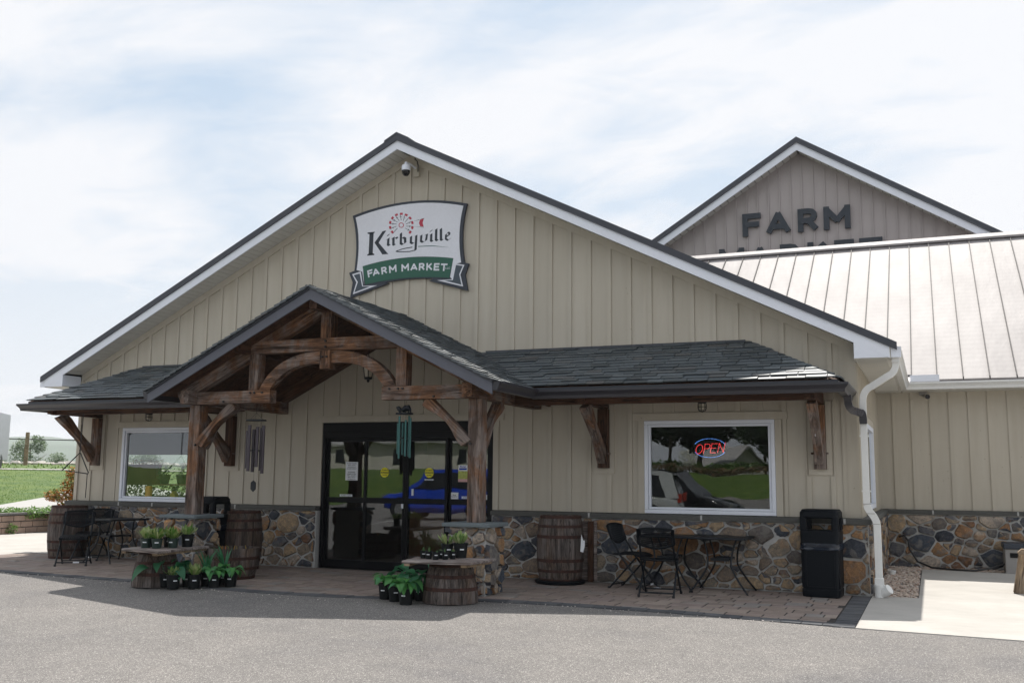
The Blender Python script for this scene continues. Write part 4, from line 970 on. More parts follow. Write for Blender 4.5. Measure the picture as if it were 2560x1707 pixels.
GLYPH = {'F': (.62, [[(0, 0), (0, 1)], [(0, 1), (.60, 1)], [(0, .52), (.52, .52)]]), 'A': (.86, [[(0, 0), (.43, 1)], [(.86, 0), (.43, 1)], [(.16, .27), (.70, .27)]]),
         'R': (.68, [[(0, 0), (0, 1)], [(0, 1), (.36, 1), (.52, .95), (.60, .84), (.61, .70), (.56, .57), (.42, .47), (0, .45)], [(.34, .46), (.66, 0)]]),
         'M': (.92, [[(0, 0), (0, 1)], [(0, 1), (.46, .34)], [(.92, 1), (.46, .34)], [(.92, 0), (.92, 1)]]), 'K': (.70, [[(0, 0), (0, 1)], [(.02, .38), (.62, 1)], [(.24, .56), (.70, 0)]]),
         'E': (.62, [[(0, 0), (0, 1)], [(0, 1), (.60, 1)], [(0, .51), (.54, .51)], [(0, 0), (.62, 0)]]), 'T': (.74, [[(.37, 0), (.37, 1)], [(0, 1), (.74, 1)]])}
def block(ch, cx_, cz_, h_, th, y0, dep, mat, parent, rot=0.0, wide=1.0):
    w_, st = GLYPH[ch]; bb = MB(); k = 0; ct, sn = math.cos(rot), math.sin(rot); t_ = th / h_
    for pl in st:
        for i, (p, q) in enumerate(zip(pl, pl[1:])):
            p = Vector((p[0] * wide, t_ / 2 + p[1] * (1 - t_))); q = Vector((q[0] * wide, t_ / 2 + q[1] * (1 - t_))); d_ = (q - p).normalized(); n_ = Vector((-d_.y, d_.x)) * t_ / 2; ext = d_ * (t_ / 2 if (abs(d_.x) < .05 or abs(d_.y) < .05) else t_ * .18)
            if len(pl) > 2: ext = d_ * t_ * .12
            quad = [p - ext - n_, q + ext - n_, q + ext + n_, p - ext + n_]; o_ = k * dep * .04; k += 1
            pts = []
            for v in quad:
                x, z = (v.x - w_ * wide / 2) * h_, (min(1, max(0, v.y)) - .5) * h_; pts.append((cx_ + x * ct - z * sn, cz_ + x * sn + z * ct))
            bb.prism(pts, y0 - o_, y0 + dep, 'y')
    return bb.build('letter', mat, parent)
# FARM MARKET on the banner, along its arc
import functools
def letter(ch, x, y, hpx, rotdeg, mat, parent, bold=.012, yy=-.0625, wide=1.0):
    X_, Z_ = s840(x, y); X2, Z2 = s840(x, y + hpx); size = abs(Z2 - Z_)
    rot = math.radians(rotdeg)
    return text_mesh(ch, size / .70, 'letter', mat, .0015, bold * size / .14, parent, wall_text_matrix(X_, yy, Z_, rot, wide, 1.0))
for ch, x, y, rdeg in (('F', 356, 1252, 13), ('A', 414, 1238, 11), ('R', 500, 1222, 8), ('M', 588, 1206, 6), ('M', 716, 1192, 3), ('A', 806, 1186, 1), ('R', 888, 1184, -1), ('K', 966, 1184, -2), ('E', 1040, 1186, -4), ('T', 1116, 1190, -5)):
    X_, Z_ = s840(x, y); block(ch, X_, Z_, .118, .026, -.0625, .0018, 'sign_white', SG, math.radians(rdeg))
for k, ch in enumerate('LLC'): letter(ch, 1138 + k * 16, 1200, 20, -6, 'sign_white', SG, .0)
# black-letter name: broad-nib strokes
def nib(strokes, name, w=24, ang=33, mat='letter_navy', yy=-.0605):
    bb = MB(); w = w * (1.32 if w > 12 else 1)
    nx_, ny_ = w / 2 * math.cos(rad(ang)), -w / 2 * math.sin(rad(ang))
    for st in strokes:
        for (ax, ay), (bx, by) in zip(st, st[1:]):
            q = [(ax - nx_, ay - ny_), (ax + nx_, ay + ny_), (bx + nx_, by + ny_), (bx - nx_, by - ny_)]
            bb.prism([s840(*p) for p in q], yy - len(bb.f) * .00002, yy + .0018, 'y')
    return bb.build(name, mat, SG)
# K drawn as outline pieces
kb = MB()
for poly in ([(348, 838), (390, 832), (380, 1052), (338, 1060)], [(326, 832), (402, 824), (398, 836), (372, 846), (352, 848), (330, 846)], [(322, 1070), (326, 1058), (344, 1048), (380, 1044), (396, 1052), (397, 1064)],
             [(398, 938), (470, 838), (480, 820), (512, 812), (520, 816), (505, 832), (440, 940)], [(400, 938), (436, 930), (528, 1040), (543, 1052), (480, 1058)]):
    kb.prism([s840(*p) for p in poly], -.0605, -.0587, 'y')
kb.build('letter', 'letter_navy', SG)
nib([[(527, 905), (543, 892), (538, 955), (552, 966)], [(536, 866), (544, 852)]], 'letter', 22)
nib([[(580, 895), (594, 882), (594, 955), (606, 962)], [(604, 892), (622, 882), (634, 892)]], 'letter', 22)
nib([[(672, 838), (670, 945), (690, 955), (716, 940), (714, 892), (692, 882)]], 'letter', 21)
nib([[(765, 880), (776, 872), (773, 935), (795, 946), (822, 930)], [(818, 868), (830, 862), (822, 1015)]], 'letter', 21)
nib([[(822, 1012), (760, 1028), (660, 1030), (618, 1026)], [(618, 1026), (690, 1000), (790, 982)]], 'letter', 9, 80)
nib([[(868, 868), (882, 860), (878, 920), (898, 932), (930, 915)], [(922, 858), (940, 850), (930, 915)]], 'letter', 20)
nib([[(968, 858), (985, 846), (982, 915), (996, 924)], [(978, 822), (988, 808)]], 'letter', 21)
nib([[(1036, 796), (1033, 905), (1048, 916)]], 'letter', 22); nib([[(1084, 792), (1084, 905), (1098, 912)]], 'letter', 22)
nib([[(1182, 892), (1158, 912), (1134, 898), (1136, 850), (1162, 832)], [(1158, 828), (1176, 846)]], 'letter', 17)
nib([[(1178, 848), (1140, 876)]], 'letter', 11, -50)
plate([(848, 972), (1000, 965), (1170, 985), (1000, 972), (848, 979)], -.0605, -.0587, 'sign_green', 'swash')
# windmill
wc = (675, 756)
ring = MB(); N_ = 24
def ringpts(r0, r1, a0, a1, n_):
    return [(wc[0] + r1 * math.cos(a0 + (a1 - a0) * i / n_), wc[1] - r1 * math.sin(a0 + (a1 - a0) * i / n_)) for i in range(n_ + 1)] + [(wc[0] + r0 * math.cos(a0 + (a1 - a0) * i / n_), wc[1] - r0 * math.sin(a0 + (a1 - a0) * i / n_)) for i in range(n_, -1, -1)]
for i in range(12):
    a0 = i * math.pi / 6; ring.prism([s840(*p) for p in ringpts(20, 27, a0, a0 + math.pi / 6, 3)], -.0605, -.0587, 'y')
ring.build('windmill_hub', 'sign_red', SG)
vb = MB(); sb = MB()
for i in range(11):
    a0 = rad(-38 + i * 25.6)
    if i > 9.5: a0 = rad(218)
    vb.prism([s840(*p) for p in ringpts(106, 128, a0 - .13, a0 + .10, 3)], -.0605, -.0587, 'y')
    c_, s_ = math.cos(a0), math.sin(a0)
    for o1, o2 in ((50, 122),):
        p0 = (wc[0] + o1 * c_, wc[1] - o1 * s_); p1 = (wc[0] + o2 * math.cos(a0 + .11), wc[1] - o2 * math.sin(a0 + .11)); nx_, ny_ = -s_ * 2.2, -c_ * 2.2
        sb.prism([s840(*p) for p in ((p0[0] - nx_, p0[1] - ny_), (p0[0] + nx_, p0[1] + ny_), (p1[0] + nx_, p1[1] + ny_), (p1[0] - nx_, p1[1] - ny_))], -.0604, -.0588, 'y')
    rm = 88; p0 = (wc[0] + rm * math.cos(a0 - .05), wc[1] - rm * math.sin(a0 - .05)); p1 = (wc[0] + rm * math.cos(a0 + .18), wc[1] - rm * math.sin(a0 + .18))
    sb.prism([s840(*p) for p in ((p0[0] - 2, p0[1] - 2), (p0[0] + 2, p0[1] + 2), (p1[0] + 2, p1[1] + 2), (p1[0] - 2, p1[1] - 2))], -.0606, -.059, 'y')
vb.build('windmill_vanes', 'sign_red', SG); sb.build('windmill_spokes', 'letter_navy', SG)
plate([(868, 700), (908, 688), (895, 730), (905, 772), (870, 768), (858, 735)], -.0605, -.0587, 'sign_red', 'windmill_tail')
plate([(800, 716), (862, 698), (862, 703)], -.0605, -.0587, 'letter_navy', 'tail_line'); plate([(800, 768), (905, 776), (905, 780)], -.0605, -.0587, 'letter_navy', 'tail_line')
plate([(868, 696), (912, 683), (908, 690)], -.0607, -.0589, 'letter_navy', 'tail_line')

# ================================================================== WING
YW = 5.05
WG = thing('side_wing', (19, YW, 0), 'tan side wing with fieldstone base and shiny standing seam roof', 'building')
MB().box(13.0, 26, YW + .03, YW + .2, .05, 3.1).box(25.9, 26, YW + .2, 14.7, .05, 3.1).build('wall', 'interior_dark', WG)
WS = MB().box(13.4, 26, YW + .015, YW + .028, .96, 3.1).build('siding', 'siding', WG)
for k in range(0, 30):
    x = 13.41 + k * DX; MB().box(x + .0006, x + DX - .0006, YW + R.uniform(-.001, .001), YW + .014, .962, 3.03).build('siding_board', 'siding', WS)
for k in range(0, 30):
    x = 13.697 + (k - 1) * DX * 1.0
    x = 13.66 + k * DX
    MB().box(x - .0, x + .062, YW - .021, YW - .001, .962, 3.03).build('batten', 'siding', WS)
SL2 = MB().box(13.5, 13.51, YW - .12, YW, .89, .95).build('sill_ledge', 'sill_stone', WG)
for a, c in ((13.535, 14.25), (14.257, 15.55), (15.557, 17.2), (17.207, 19), (19.007, 22)): MB().prism([(YW - .135, .888), (YW, .888), (YW, .961), (YW - .135, .95)], a, c, 'x').build('sill_piece', 'sill_stone', SL2, bevel=.004)
for x in (14.2535, 15.5535, 17.2035): MB().box(x - .012, x + .014, YW - .138, YW - .05, .889, .955).build('sill_joint', 'mortar', SL2)
B2 = MB().box(13.5, 26, YW - .085, YW + .03, -.06, .888).build('stone_base', 'mortar', WG)
print('wing stones', stone_face((13.5, YW - .085, -.03), (1, 0, 0), (0, -1, 0), 5.2, .915, 77, B2, .21))
# roof
ye, ze, yr, zr = 4.56, 3.165, 9.9, 6.77
RW = MB().prism([(ye, ze - .03), (yr, zr - .03), (14.9, 3.4), (14.9, 3.34), (yr, zr - .12), (ye, ze - .10)], 9.0, 26.2, 'x').build('roof', 'seam_shadow', WG)
sl = (zr - ze) / (yr - ye)
for k in range(0, 40):
    x = 9.14 + k * .406
    if x > 25.8: break
    # keep only what stands clear of the main roof
    def zmain(x_): return 6.815 - .5015 * abs(x_ - CX)
    y0 = ye
    if x < 13.92: y0 = max(ye, ye + (zmain(x) - ze) / sl - .1)
    z0 = ze + (y0 - ye) * sl
    if y0 >= yr - .1: continue
    MB().add([(x + .004, y0, z0), (x + .402, y0, z0), (x + .402, yr, zr), (x + .004, yr, zr), (x + .004, y0, z0 - .02), (x + .402, y0, z0 - .02), (x + .402, yr, zr - .02), (x + .004, yr, zr - .02)], [(0, 1, 2, 3), (0, 1, 5, 4), (1, 2, 6, 5), (3, 0, 4, 7)]).build('roof_panel', 'seam_metal', RW)
    MB().add([(x - .009, y0 - .004, z0 - .01), (x + .009, y0 - .004, z0 - .01), (x + .009, yr, zr), (x - .009, yr, zr), (x - .009, y0 - .004, z0 + .034), (x + .009, y0 - .004, z0 + .034), (x + .009, yr, zr + .038), (x - .009, yr, zr + .038)], [(4, 5, 6, 7), (0, 1, 5, 4), (0, 3, 7, 4), (1, 2, 6, 5)]).build('roof_seam', 'seam_rib', RW)
MB().prism([(yr - .19, zr - .085), (yr - .19, zr - .04), (yr, zr + .075), (yr + .19, zr - .04), (yr + .19, zr - .085)], 8.6, 26.2, 'x').build('ridge_cap', 'seam_metal', RW)
MB().box(13.99, 26, 4.56, 4.58, 2.985, 3.10).build('fascia', 'soffit', RW)
MB().box(13.85, 26, 4.58, YW, 2.985, 3.0).build('soffit', 'soffit', RW)
# ================================================================== BARN BEHIND
YB = 15.0; AX, AZ = 11.12, 11.09
BN = thing('barn', (AX, YB, 0), 'mauve ribbed steel barn gable rising behind the wing with FARM MARKET letters', 'building')
MB().prism([(AX - 8, .0), (AX + 8, .0), (AX + 8, AZ - .2 - .628 * 8), (AX, AZ - .2), (AX - 8, AZ - .2 - .628 * 8)], YB + .06, YB + 14, 'y').build('wall', 'barn_steel', BN)
BS = MB().box(AX - 7.9, AX + 7.9, YB + .04, YB + .058, 3, 5).build('cladding', 'barn_steel', BN)
RBW = .314
for k in range(-24, 24):
    xa, xb = AX + .05 + k * RBW, AX + .05 + (k + 1) * RBW
    zz = lambda x_: AZ - .28 - .628 * abs(x_ - AX)
    if min(zz(xa), zz(xb)) < 4.2: continue
    MB().prism([(xa + .02, 4), (xb - .02, 4), (xb - .02, zz(xb - .02)), (xa + .02, zz(xa + .02))], YB, YB + .04, 'y').build('steel_panel', 'barn_steel', BS)
    MB().prism([(xa - .018, 4), (xa + .018, 4), (xa + .018, zz(xa)), (xa - .018, zz(xa))], YB - .03, YB + .02, 'y').build('rib', 'barn_steel', BS)
    for j in range(1, 4):
        xc = xa + RBW * j / 4; MB().prism([(xc - .012, zz(xc) - .35), (xc + .012, zz(xc) - .35), (xc + .012, zz(xc)), (xc - .012, zz(xc))], YB - .008, YB, 'y').build('rib', 'barn_steel', BS)
RB = MB()
for s in (-1, 1):
    ln = lambda z, x: (AX + s * x, z - .628 * x)
    RB.prism([ln(AZ, 0), ln(AZ, 8.5), ln(AZ - .05, 8.5), ln(AZ - .05, 0)], YB - .55, YB + 14, 'y')
RB = RB.build('roof', 'dark_metal', BN)
for s in (-1, 1):
    ln = lambda z, x: (AX + s * x, z - .628 * x)
    MB().prism([ln(AZ + .01, 0), ln(AZ + .01, 8.5), ln(AZ - .15, 8.5), ln(AZ - .15, 0)], YB - .60, YB - .55, 'y').build('rake_trim', 'dark_metal', RB)
    MB().prism([ln(AZ - .13, 0), ln(AZ - .13, 8.4), ln(AZ - .37, 8.4), ln(AZ - .37, 0)], YB - .545, YB - .51, 'y').build('fascia', 'white_trim', RB)
    k = 0
    while k < 40:
        x = .03 + k * .2; MB().add([(AX + s * x, YB - .51, AZ - .33 - .628 * x), (AX + s * (x + .185), YB - .51, AZ - .33 - .628 * (x + .185)), (AX + s * (x + .185), YB - .01, AZ - .31 - .628 * (x + .185)), (AX + s * x, YB - .01, AZ - .31 - .628 * x)], [(0, 1, 2, 3)]).build('soffit_panel', 'soffit', RB); k += 1
hL = .67
def big(ch, x, z): block(ch, x, z, hL, .155, YB - .11, .07, 'letter_navy', BN, 0, .92)
for ch, x in zip('FARM', (9.75, 10.5, 11.33, 12.11)): big(ch, x, 8.78)
for ch, x in zip('MARKET', (9.15, 9.97, 10.81, 11.58, 12.28, 12.98)): big(ch, x, 7.79)
# ================================================================== SMALL THINGS ON THE BUILDING
dc = thing('dome_camera', (6.75, -.2, 6.3), 'white dome security camera hanging under the gable peak', 'camera')
MB().lathe([(0, .0), (.062, .0), (.072, -.03), (.070, -.09), (.0, -.09)], 20, (6.75, -.28, 6.35)).build('housing', 'white_trim', dc, True)
MB().lathe([(.066, .0), (.066, -.02), (.058, -.055), (.035, -.085), (0, -.095)], 20, (6.75, -.28, 6.262)).build('lens_dome', 'black_paint', dc, True)
MB().tube([(6.75, -.28, 6.34), (6.75, -.28, 6.40)], .026, 12).build('neck', 'white_trim', dc, True)
MB().tube([(6.75, -.28, 6.39), (6.76, -.18, 6.40), (6.80, -.03, 6.36)], .018, 8).build('arm', 'white_trim', dc, True)
MB().box(6.76, 6.86, -.05, -.022, 6.22, 6.42).build('base_plate', 'siding', dc)
MB().tube([(6.84, -.05, 6.30), (6.87, -.10, 6.38), (6.85, -.10, 6.46), (6.79, -.06, 6.50), (6.78, -.04, 6.58)], .009, 6).build('cable', 'rubber', dc)
b2 = thing('bullet_camera', (14.2, 4.95, 2.95), 'small clear bullet camera under the wing gutter', 'camera')
MB().box(14.12, 14.24, 4.93, 5.05, 2.93, 2.98).build('mount', 'utility_grey', b2)
MB().tube([(14.19, 5.0, 2.93), (14.25, 4.80, 2.89)], .035, 12).build('body', 'utility_grey', b2, True); MB().tube([(14.248, 4.803, 2.889), (14.255, 4.785, 2.886)], .04, 14).build('lens', 'black_paint', b2, True)
# porch lantern on its stem
ln_ = thing('lantern', (6.78, -1.3, 2.8), 'black hanging lantern glimpsed behind the right porch arch', 'lantern')
MB().tube([(6.78, -1.3, 3.64), (6.78, -1.3, 3.12)], .006, 6).build('chain', 'black_metal', ln_)
MB().lathe([(.0, .38), (.03, .33), (.10, .28), (.105, .265), (.0, .265)], 6, (6.78, -1.3, 2.78)).build('roof', 'black_metal', ln_)
MB().lathe([(.088, .265), (.055, .07), (.0, .07)], 6, (6.78, -1.3, 2.78)).build('glass_body', 'lamp_glass', ln_)
for k in range(6):
    a = k * math.pi / 3; MB().tube([(6.78 + .092 * math.cos(a), -1.3 + .092 * math.sin(a), 3.045), (6.78 + .058 * math.cos(a), -1.3 + .058 * math.sin(a), 2.85)], .007, 5).build('rib', 'black_metal', ln_)
MB().lathe([(.062, .08), (.055, .05), (.02, .04), (.02, .015), (.0, .0)], 12, (6.78, -1.3, 2.78)).build('finial', 'black_metal', ln_)
# caged lights under the canopies
for x, lab in ((2.01, 'caged bulkhead light above the left shop window'), (11.47, 'caged bulkhead light above the right shop window')):
    t = thing('caged_light', (x, -.5, 2.4), lab, 'light', 'caged lights under the slate canopies')
    MB().lathe([(.06, .12), (.06, .07), (.045, .06), (.0, .06)], 16, (x, -.5, 2.38)).build('base', 'black_metal', t)
    MB().lathe([(.04, .06), (.042, .02), (.03, -.015), (.0, -.03)], 16, (x, -.5, 2.38)).build('glass_jar', 'lamp_glass', t, True)
    for k in range(4):
        a = k * math.pi / 4; MB().tube([(x + .058 * math.cos(a) * c_, -.5 + .058 * math.sin(a) * c_, 2.38 + z) for c_, z in ((1, .06), (1, .0), (.75, -.035), (0, -.05), (-.75, -.035), (-1, .0), (-1, .06))], .004, 5).build('cage_wire', 'black_metal', t)
    MB().tube([(x + .059 * math.cos(a), -.5 + .059 * math.sin(a), 2.395) for a in [i * math.pi / 8 for i in range(17)]], .004, 5).build('cage_ring', 'black_metal', t)
# wind chimes
t = thing('wind_chime', (5.52, -2.2, 2.3), 'long plum-grey wind chime hanging under the left hammer beam', 'wind chime')
MB().tube([(5.52, -2.2, 2.44), (5.52, -2.2, 2.30)], .0025, 6).build('hook', 'black_metal', t)
for k in range(3):
    a = k * 2.094 + .3; MB().tube([(5.52, -2.2, 2.31), (5.52 + .11 * math.cos(a), -2.2 + .11 * math.sin(a), 2.2)], .0018, 4).build('string', 'rubber', t)
MB().lathe([(0, 0), (.142, 0), (.142, .018), (0, .018)], 28, (5.52, -2.2, 2.192)).build('top_disc', 'black_metal', t)
for k in range(6):
    a = k * math.pi / 3 + .35; x, y = 5.52 + .112 * math.cos(a), -2.2 + .112 * math.sin(a); ztop = 2.13 - .025 * k % .1; zb_ = (1.46, 1.50, 1.48, 1.53, 1.49, 1.55)[k]
    MB().tube([(x, y, ztop), (x, y, zb_)], .0235, 12).build('chime_tube', 'chime_purple', t, True); MB().tube([(x, y, 2.195), (x, y, ztop - .01)], .0018, 4).build('string', 'rubber', t)
MB().lathe([(0, 0), (.068, 0), (.068, .016), (0, .016)], 20, (5.52, -2.2, 1.77)).build('striker', 'black_metal', t)
MB().tube([(5.52, -2.2, 2.19), (5.52, -2.2, 1.36)], .0018, 4).build('string', 'rubber', t)
MB().prism([(5.52 - .042, 1.245), (5.52 - .042, 1.335), (5.52, 1.365), (5.52 + .042, 1.335), (5.52 + .042, 1.245), (5.52, 1.205)], -2.206, -2.196, 'y').build('wind_sail', 'black_metal', t)
t = thing('wind_chime', (7.89, -2.2, 2.3), 'teal wind chime with a dark bear topper near the doors', 'wind chime')
MB().tube([(7.89, -2.2, 2.44), (7.89, -2.2, 2.34)], .0025, 6).build('hook', 'black_metal', t)
MB().lathe([(0, 0), (.115, 0), (.115, .02), (0, .02)], 28, (7.89, -2.2, 2.248)).build('top_disc', 'black_metal', t)
MB().tube([(7.86, -2.2, 2.30), (7.90, -2.2, 2.325), (7.945, -2.2, 2.33), (7.975, -2.2, 2.305)], [.028, .042, .044, .02], 12).build('bear_body', 'black_metal', t, True)
MB().tube([(7.80, -2.2, 2.345), (7.785, -2.2, 2.35), (7.81, -2.2, 2.32), (7.83, -2.2, 2.28)], [.010, .024, .032, .02], 10).build('bear_tail', 'black_metal', t, True)
for x in (7.87, 7.90, 7.95, 7.98): MB().tube([(x, -2.2, 2.31), (x, -2.2, 2.268)], .011, 8).build('bear_leg', 'black_metal', t)
for k in range(6):
    a = k * math.pi / 3 + .2; x, y = 7.89 + .085 * math.cos(a), -2.2 + .085 * math.sin(a); zt_ = (2.20, 2.235, 2.14, 2.13, 2.22, 2.17)[k]; zb_ = (1.68, 1.70, 1.72, 1.73, 1.67, 1.70)[k]
    MB().tube([(x, y, zt_), (x, y, zb_)], .013, 12).build('chime_tube', 'chime_teal', t, True); MB().tube([(x, y, 2.25), (x, y, zt_ - .01)], .0018, 4).build('string', 'rubber', t)
MB().lathe([(0, 0), (.05, 0), (.05, .016), (0, .016)], 16, (7.89, -2.2, 1.93)).build('striker', 'black_metal', t)
# iron triangle mobile by the left bracket
t = thing('iron_triangle', (1.24, -1.2, 1.9), 'rusty iron dinner triangle hanging by the left canopy bracket', 'triangle')
MB().tube([(1.26, -1.2, 2.42), (1.255, -1.2, 2.2), (1.25, -1.2, 1.99), (1.24, -1.2, 1.77)], .006, 6).build('chain', 'rubber', t)
for k in range(9): MB().tube([(1.24 + .012 * math.cos(a), -1.2, 1.82 + k * .05 + .02 * math.sin(a)) for a in [i * math.pi / 4 for i in range(9)]], .004, 5).build('link', 'rubber', t)
MB().tube([(.87, -1.2, 1.485), (1.235, -1.2, 1.775), (1.255, -1.2, 1.77), (1.455, -1.2, 1.45), (1.445, -1.2, 1.435), (.95, -1.2, 1.485)], .0095, 8).build('rod', 'rubber', t)
MB().tube([(1.43, -1.2, 1.44), (1.425, -1.2, 1.04)], .007, 6).build('beater', 'rubber', t)

# door notices
def sticker(x0, x1, z0, z1, mat, name, label, y=-.0075, cat='sign'):
    o = MB().box(x0, x1, y - .0008, y, z0, z1).build(name, mat); tag(o, label, cat); ORG[o.name] = Vector(); return o
yg = .064
o = sticker(5.593, 5.820, 1.372, 1.664, 'paper', 'hours_notice', 'white printed store hours sheet on the left door glass', yg)
for k, s_ in enumerate(('STORE HOURS:', 'MON - FRI 8-6', 'SATURDAY 8-5', 'CLOSED SUNDAY', '', 'EXTENDED', 'SUMMER HOURS', 'MAY - AUGUST', 'MON - FRI 8-7', 'SATURDAY 8-5')):
    if s_: text_mesh(s_, .022 if k not in (0, 5) else .026, 'print', 'ink', .0003, .0003, o, wall_text_matrix(5.706, yg - .0015, 1.638 - k * .0275))
for x, yy, lab in ((6.34, .012, 'round yellow automatic caution decal on the left sliding door'), (7.126, .012, 'round yellow automatic caution decal on the right sliding door')):
    o = MB().lathe([(0, 0), (.076, 0), (.076, .001), (0, .001)], 28).mesh('caution_decal', 'yellow'); ob = D.objects.new('caution_decal', o); COL.objects.link(ob)
    ob.location = (x, yy, 1.50); ob.rotation_euler = (rad(90), 0, 0); tag(ob, lab, 'decal', 'caution decals on the sliding doors'); bpy.context.view_layer.update()
    def child_text(s_, size, z, mat, yy2): 
        tt = text_mesh(s_, size, 'print', mat, .0003, .0008); tt.parent = ob; tt.location = (0, z, .0018 + yy2); ORG[tt.name] = Vector()
    child_text('AUTOMATIC', .020, .036, 'ink', 0); child_text('DOOR', .028, -.040, 'ink', 0)
    bb = MB().box(-.072, .072, -.014, .014, .0012, .0016).mesh('band', 'ink'); q = D.objects.new('band', bb); COL.objects.link(q); q.parent = ob; q.location = (0, 0, 0)
    child_text('CAUTION', .030, 0, 'yellow', .0006)
o = sticker(5.498, 5.730, 1.116, 1.150, 'paper', 'stand_clear_label', 'pale STAND CLEAR strip at the bottom of the left door glass', yg); text_mesh('STAND CLEAR', .028, 'print', 'interior_blue', .0003, .0005, o, wall_text_matrix(5.614, yg - .0015, 1.133))
o = sticker(7.66, 7.89, 1.116, 1.150, 'paper', 'stand_clear_label', 'pale STAND CLEAR strip half hidden by the right porch post', yg); text_mesh('STAND CLEAR', .028, 'print', 'interior_blue', .0003, .0005, o, wall_text_matrix(7.775, yg - .0015, 1.133))
o = sticker(7.468, 7.604, 1.107, 1.207, 'paper', 'store_decal', 'small white square decal low on the right side light', yg); text_mesh('Windy\nSpring Line', .022, 'print', 'ink', .0003, .0006, o, wall_text_matrix(7.536, yg - .0015, 1.155))
o = sticker(7.05, 7.20, 1.385, 1.405, 'paper', 'glass_strip', 'thin white printed strip below the right caution decal', .012); text_mesh('SLIDING DOOR', .014, 'print', 'ink', .0003, .0003, o, wall_text_matrix(7.125, .0105, 1.395))
o = sticker(7.596, 7.752, 1.366, 1.622, 'poster_green', 'poster', 'small garden poster with blue heading beside the right post', yg)
MB().box(7.597, 7.751, yg - .0014, yg - .0009, 1.53, 1.621).build('heading', 'paper', o); MB().box(7.61, 7.74, yg - .002, yg - .0015, 1.548, 1.575).build('stripe', 'blue_paint', o); MB().box(7.597, 7.751, yg - .0014, yg - .0009, 1.367, 1.41).build('footer', 'poster_pink', o)
text_mesh('Market', .034, 'print', 'blue_paint', .0003, .001, o, wall_text_matrix(7.674, yg - .002, 1.597))
sticker(6.825, 6.86, 1.15, 1.25, 'paper', 'glass_tag', 'narrow white tag on the edge of the right sliding door', .012)
sticker(8.06, 8.11, 1.10, 1.18, 'paper', 'glass_tag', 'blue and white card low behind the right porch post', yg)

# OPEN sign of LED dots in the right window
OS = thing('open_sign', (11.44, .1, 1.87), 'lit OPEN sign of red and blue LED dots in the right window', 'sign')
MB().prism([(11.44 + .235 * math.cos(a), 1.87 + .14 * math.sin(a)) for a in [i * math.pi / 16 for i in range(32)]], .100, .106, 'y').build('back_panel', 'black_frame', OS)
def dots(pts, name, mat, r=.0033):
    bb = MB()
    for x, z in pts: bb.lathe([(0, -.002), (r, -.002), (r, .002), (0, .002)], 6, (0, 0, 0)) if 0 else bb.add([(x + r * math.cos(k * math.pi / 3), .097, z + r * math.sin(k * math.pi / 3)) for k in range(6)] + [(x + r * math.cos(k * math.pi / 3), .0999, z + r * math.sin(k * math.pi / 3)) for k in range(6)], [tuple(range(6)), tuple(range(6, 12))] + [(k, (k + 1) % 6, 6 + (k + 1) % 6, 6 + k) for k in range(6)])
    bb.build(name, mat, OS)
dots([(11.44 + .228 * math.cos(a), 1.87 + .130 * math.sin(a)) for a in [rad(28 + i * 4.6) for i in range(28)]], 'led_arc', 'led_blue')
dots([(11.44 + .228 * math.cos(a), 1.87 + .130 * math.sin(a)) for a in [rad(208 + i * 4.6) for i in range(28)]], 'led_arc', 'led_blue')
def along(pl, st=.0125):
    out = []
    for (a, b_), (c_, d_) in zip(pl, pl[1:]):
        n_ = max(1, round(math.hypot(c_ - a, d_ - b_) / st))
        out += [(a + (c_ - a) * i / n_, b_ + (d_ - b_) * i / n_) for i in range(n_ + 1)]
    return out
def sk(pl, ox, sl=.22, hgt=.125, oz=1.805): return [(ox + a + b_ * hgt * sl, oz + b_ * hgt + (ox - 11.44) * .06) for a, b_ in pl]
dots(along(sk([(.045 + .045 * math.cos(i * math.pi / 8), .5 + .5 * math.sin(i * math.pi / 8)) for i in range(17)], 11.235)), 'led_letter', 'led_red')
dots(along(sk([(0, 0), (0, 1), (.055, 1), (.075, .85), (.07, .62), (.05, .5), (0, .5)], 11.350)), 'led_letter', 'led_red')
dots(along(sk([(.075, 0), (0, 0), (0, 1), (.08, 1)], 11.445)) + along(sk([(0, .52), (.06, .52)], 11.445)), 'led_letter', 'led_red')
dots(along(sk([(0, 0), (0, 1), (.078, 0), (.078, 1.05)], 11.548)), 'led_letter', 'led_red')

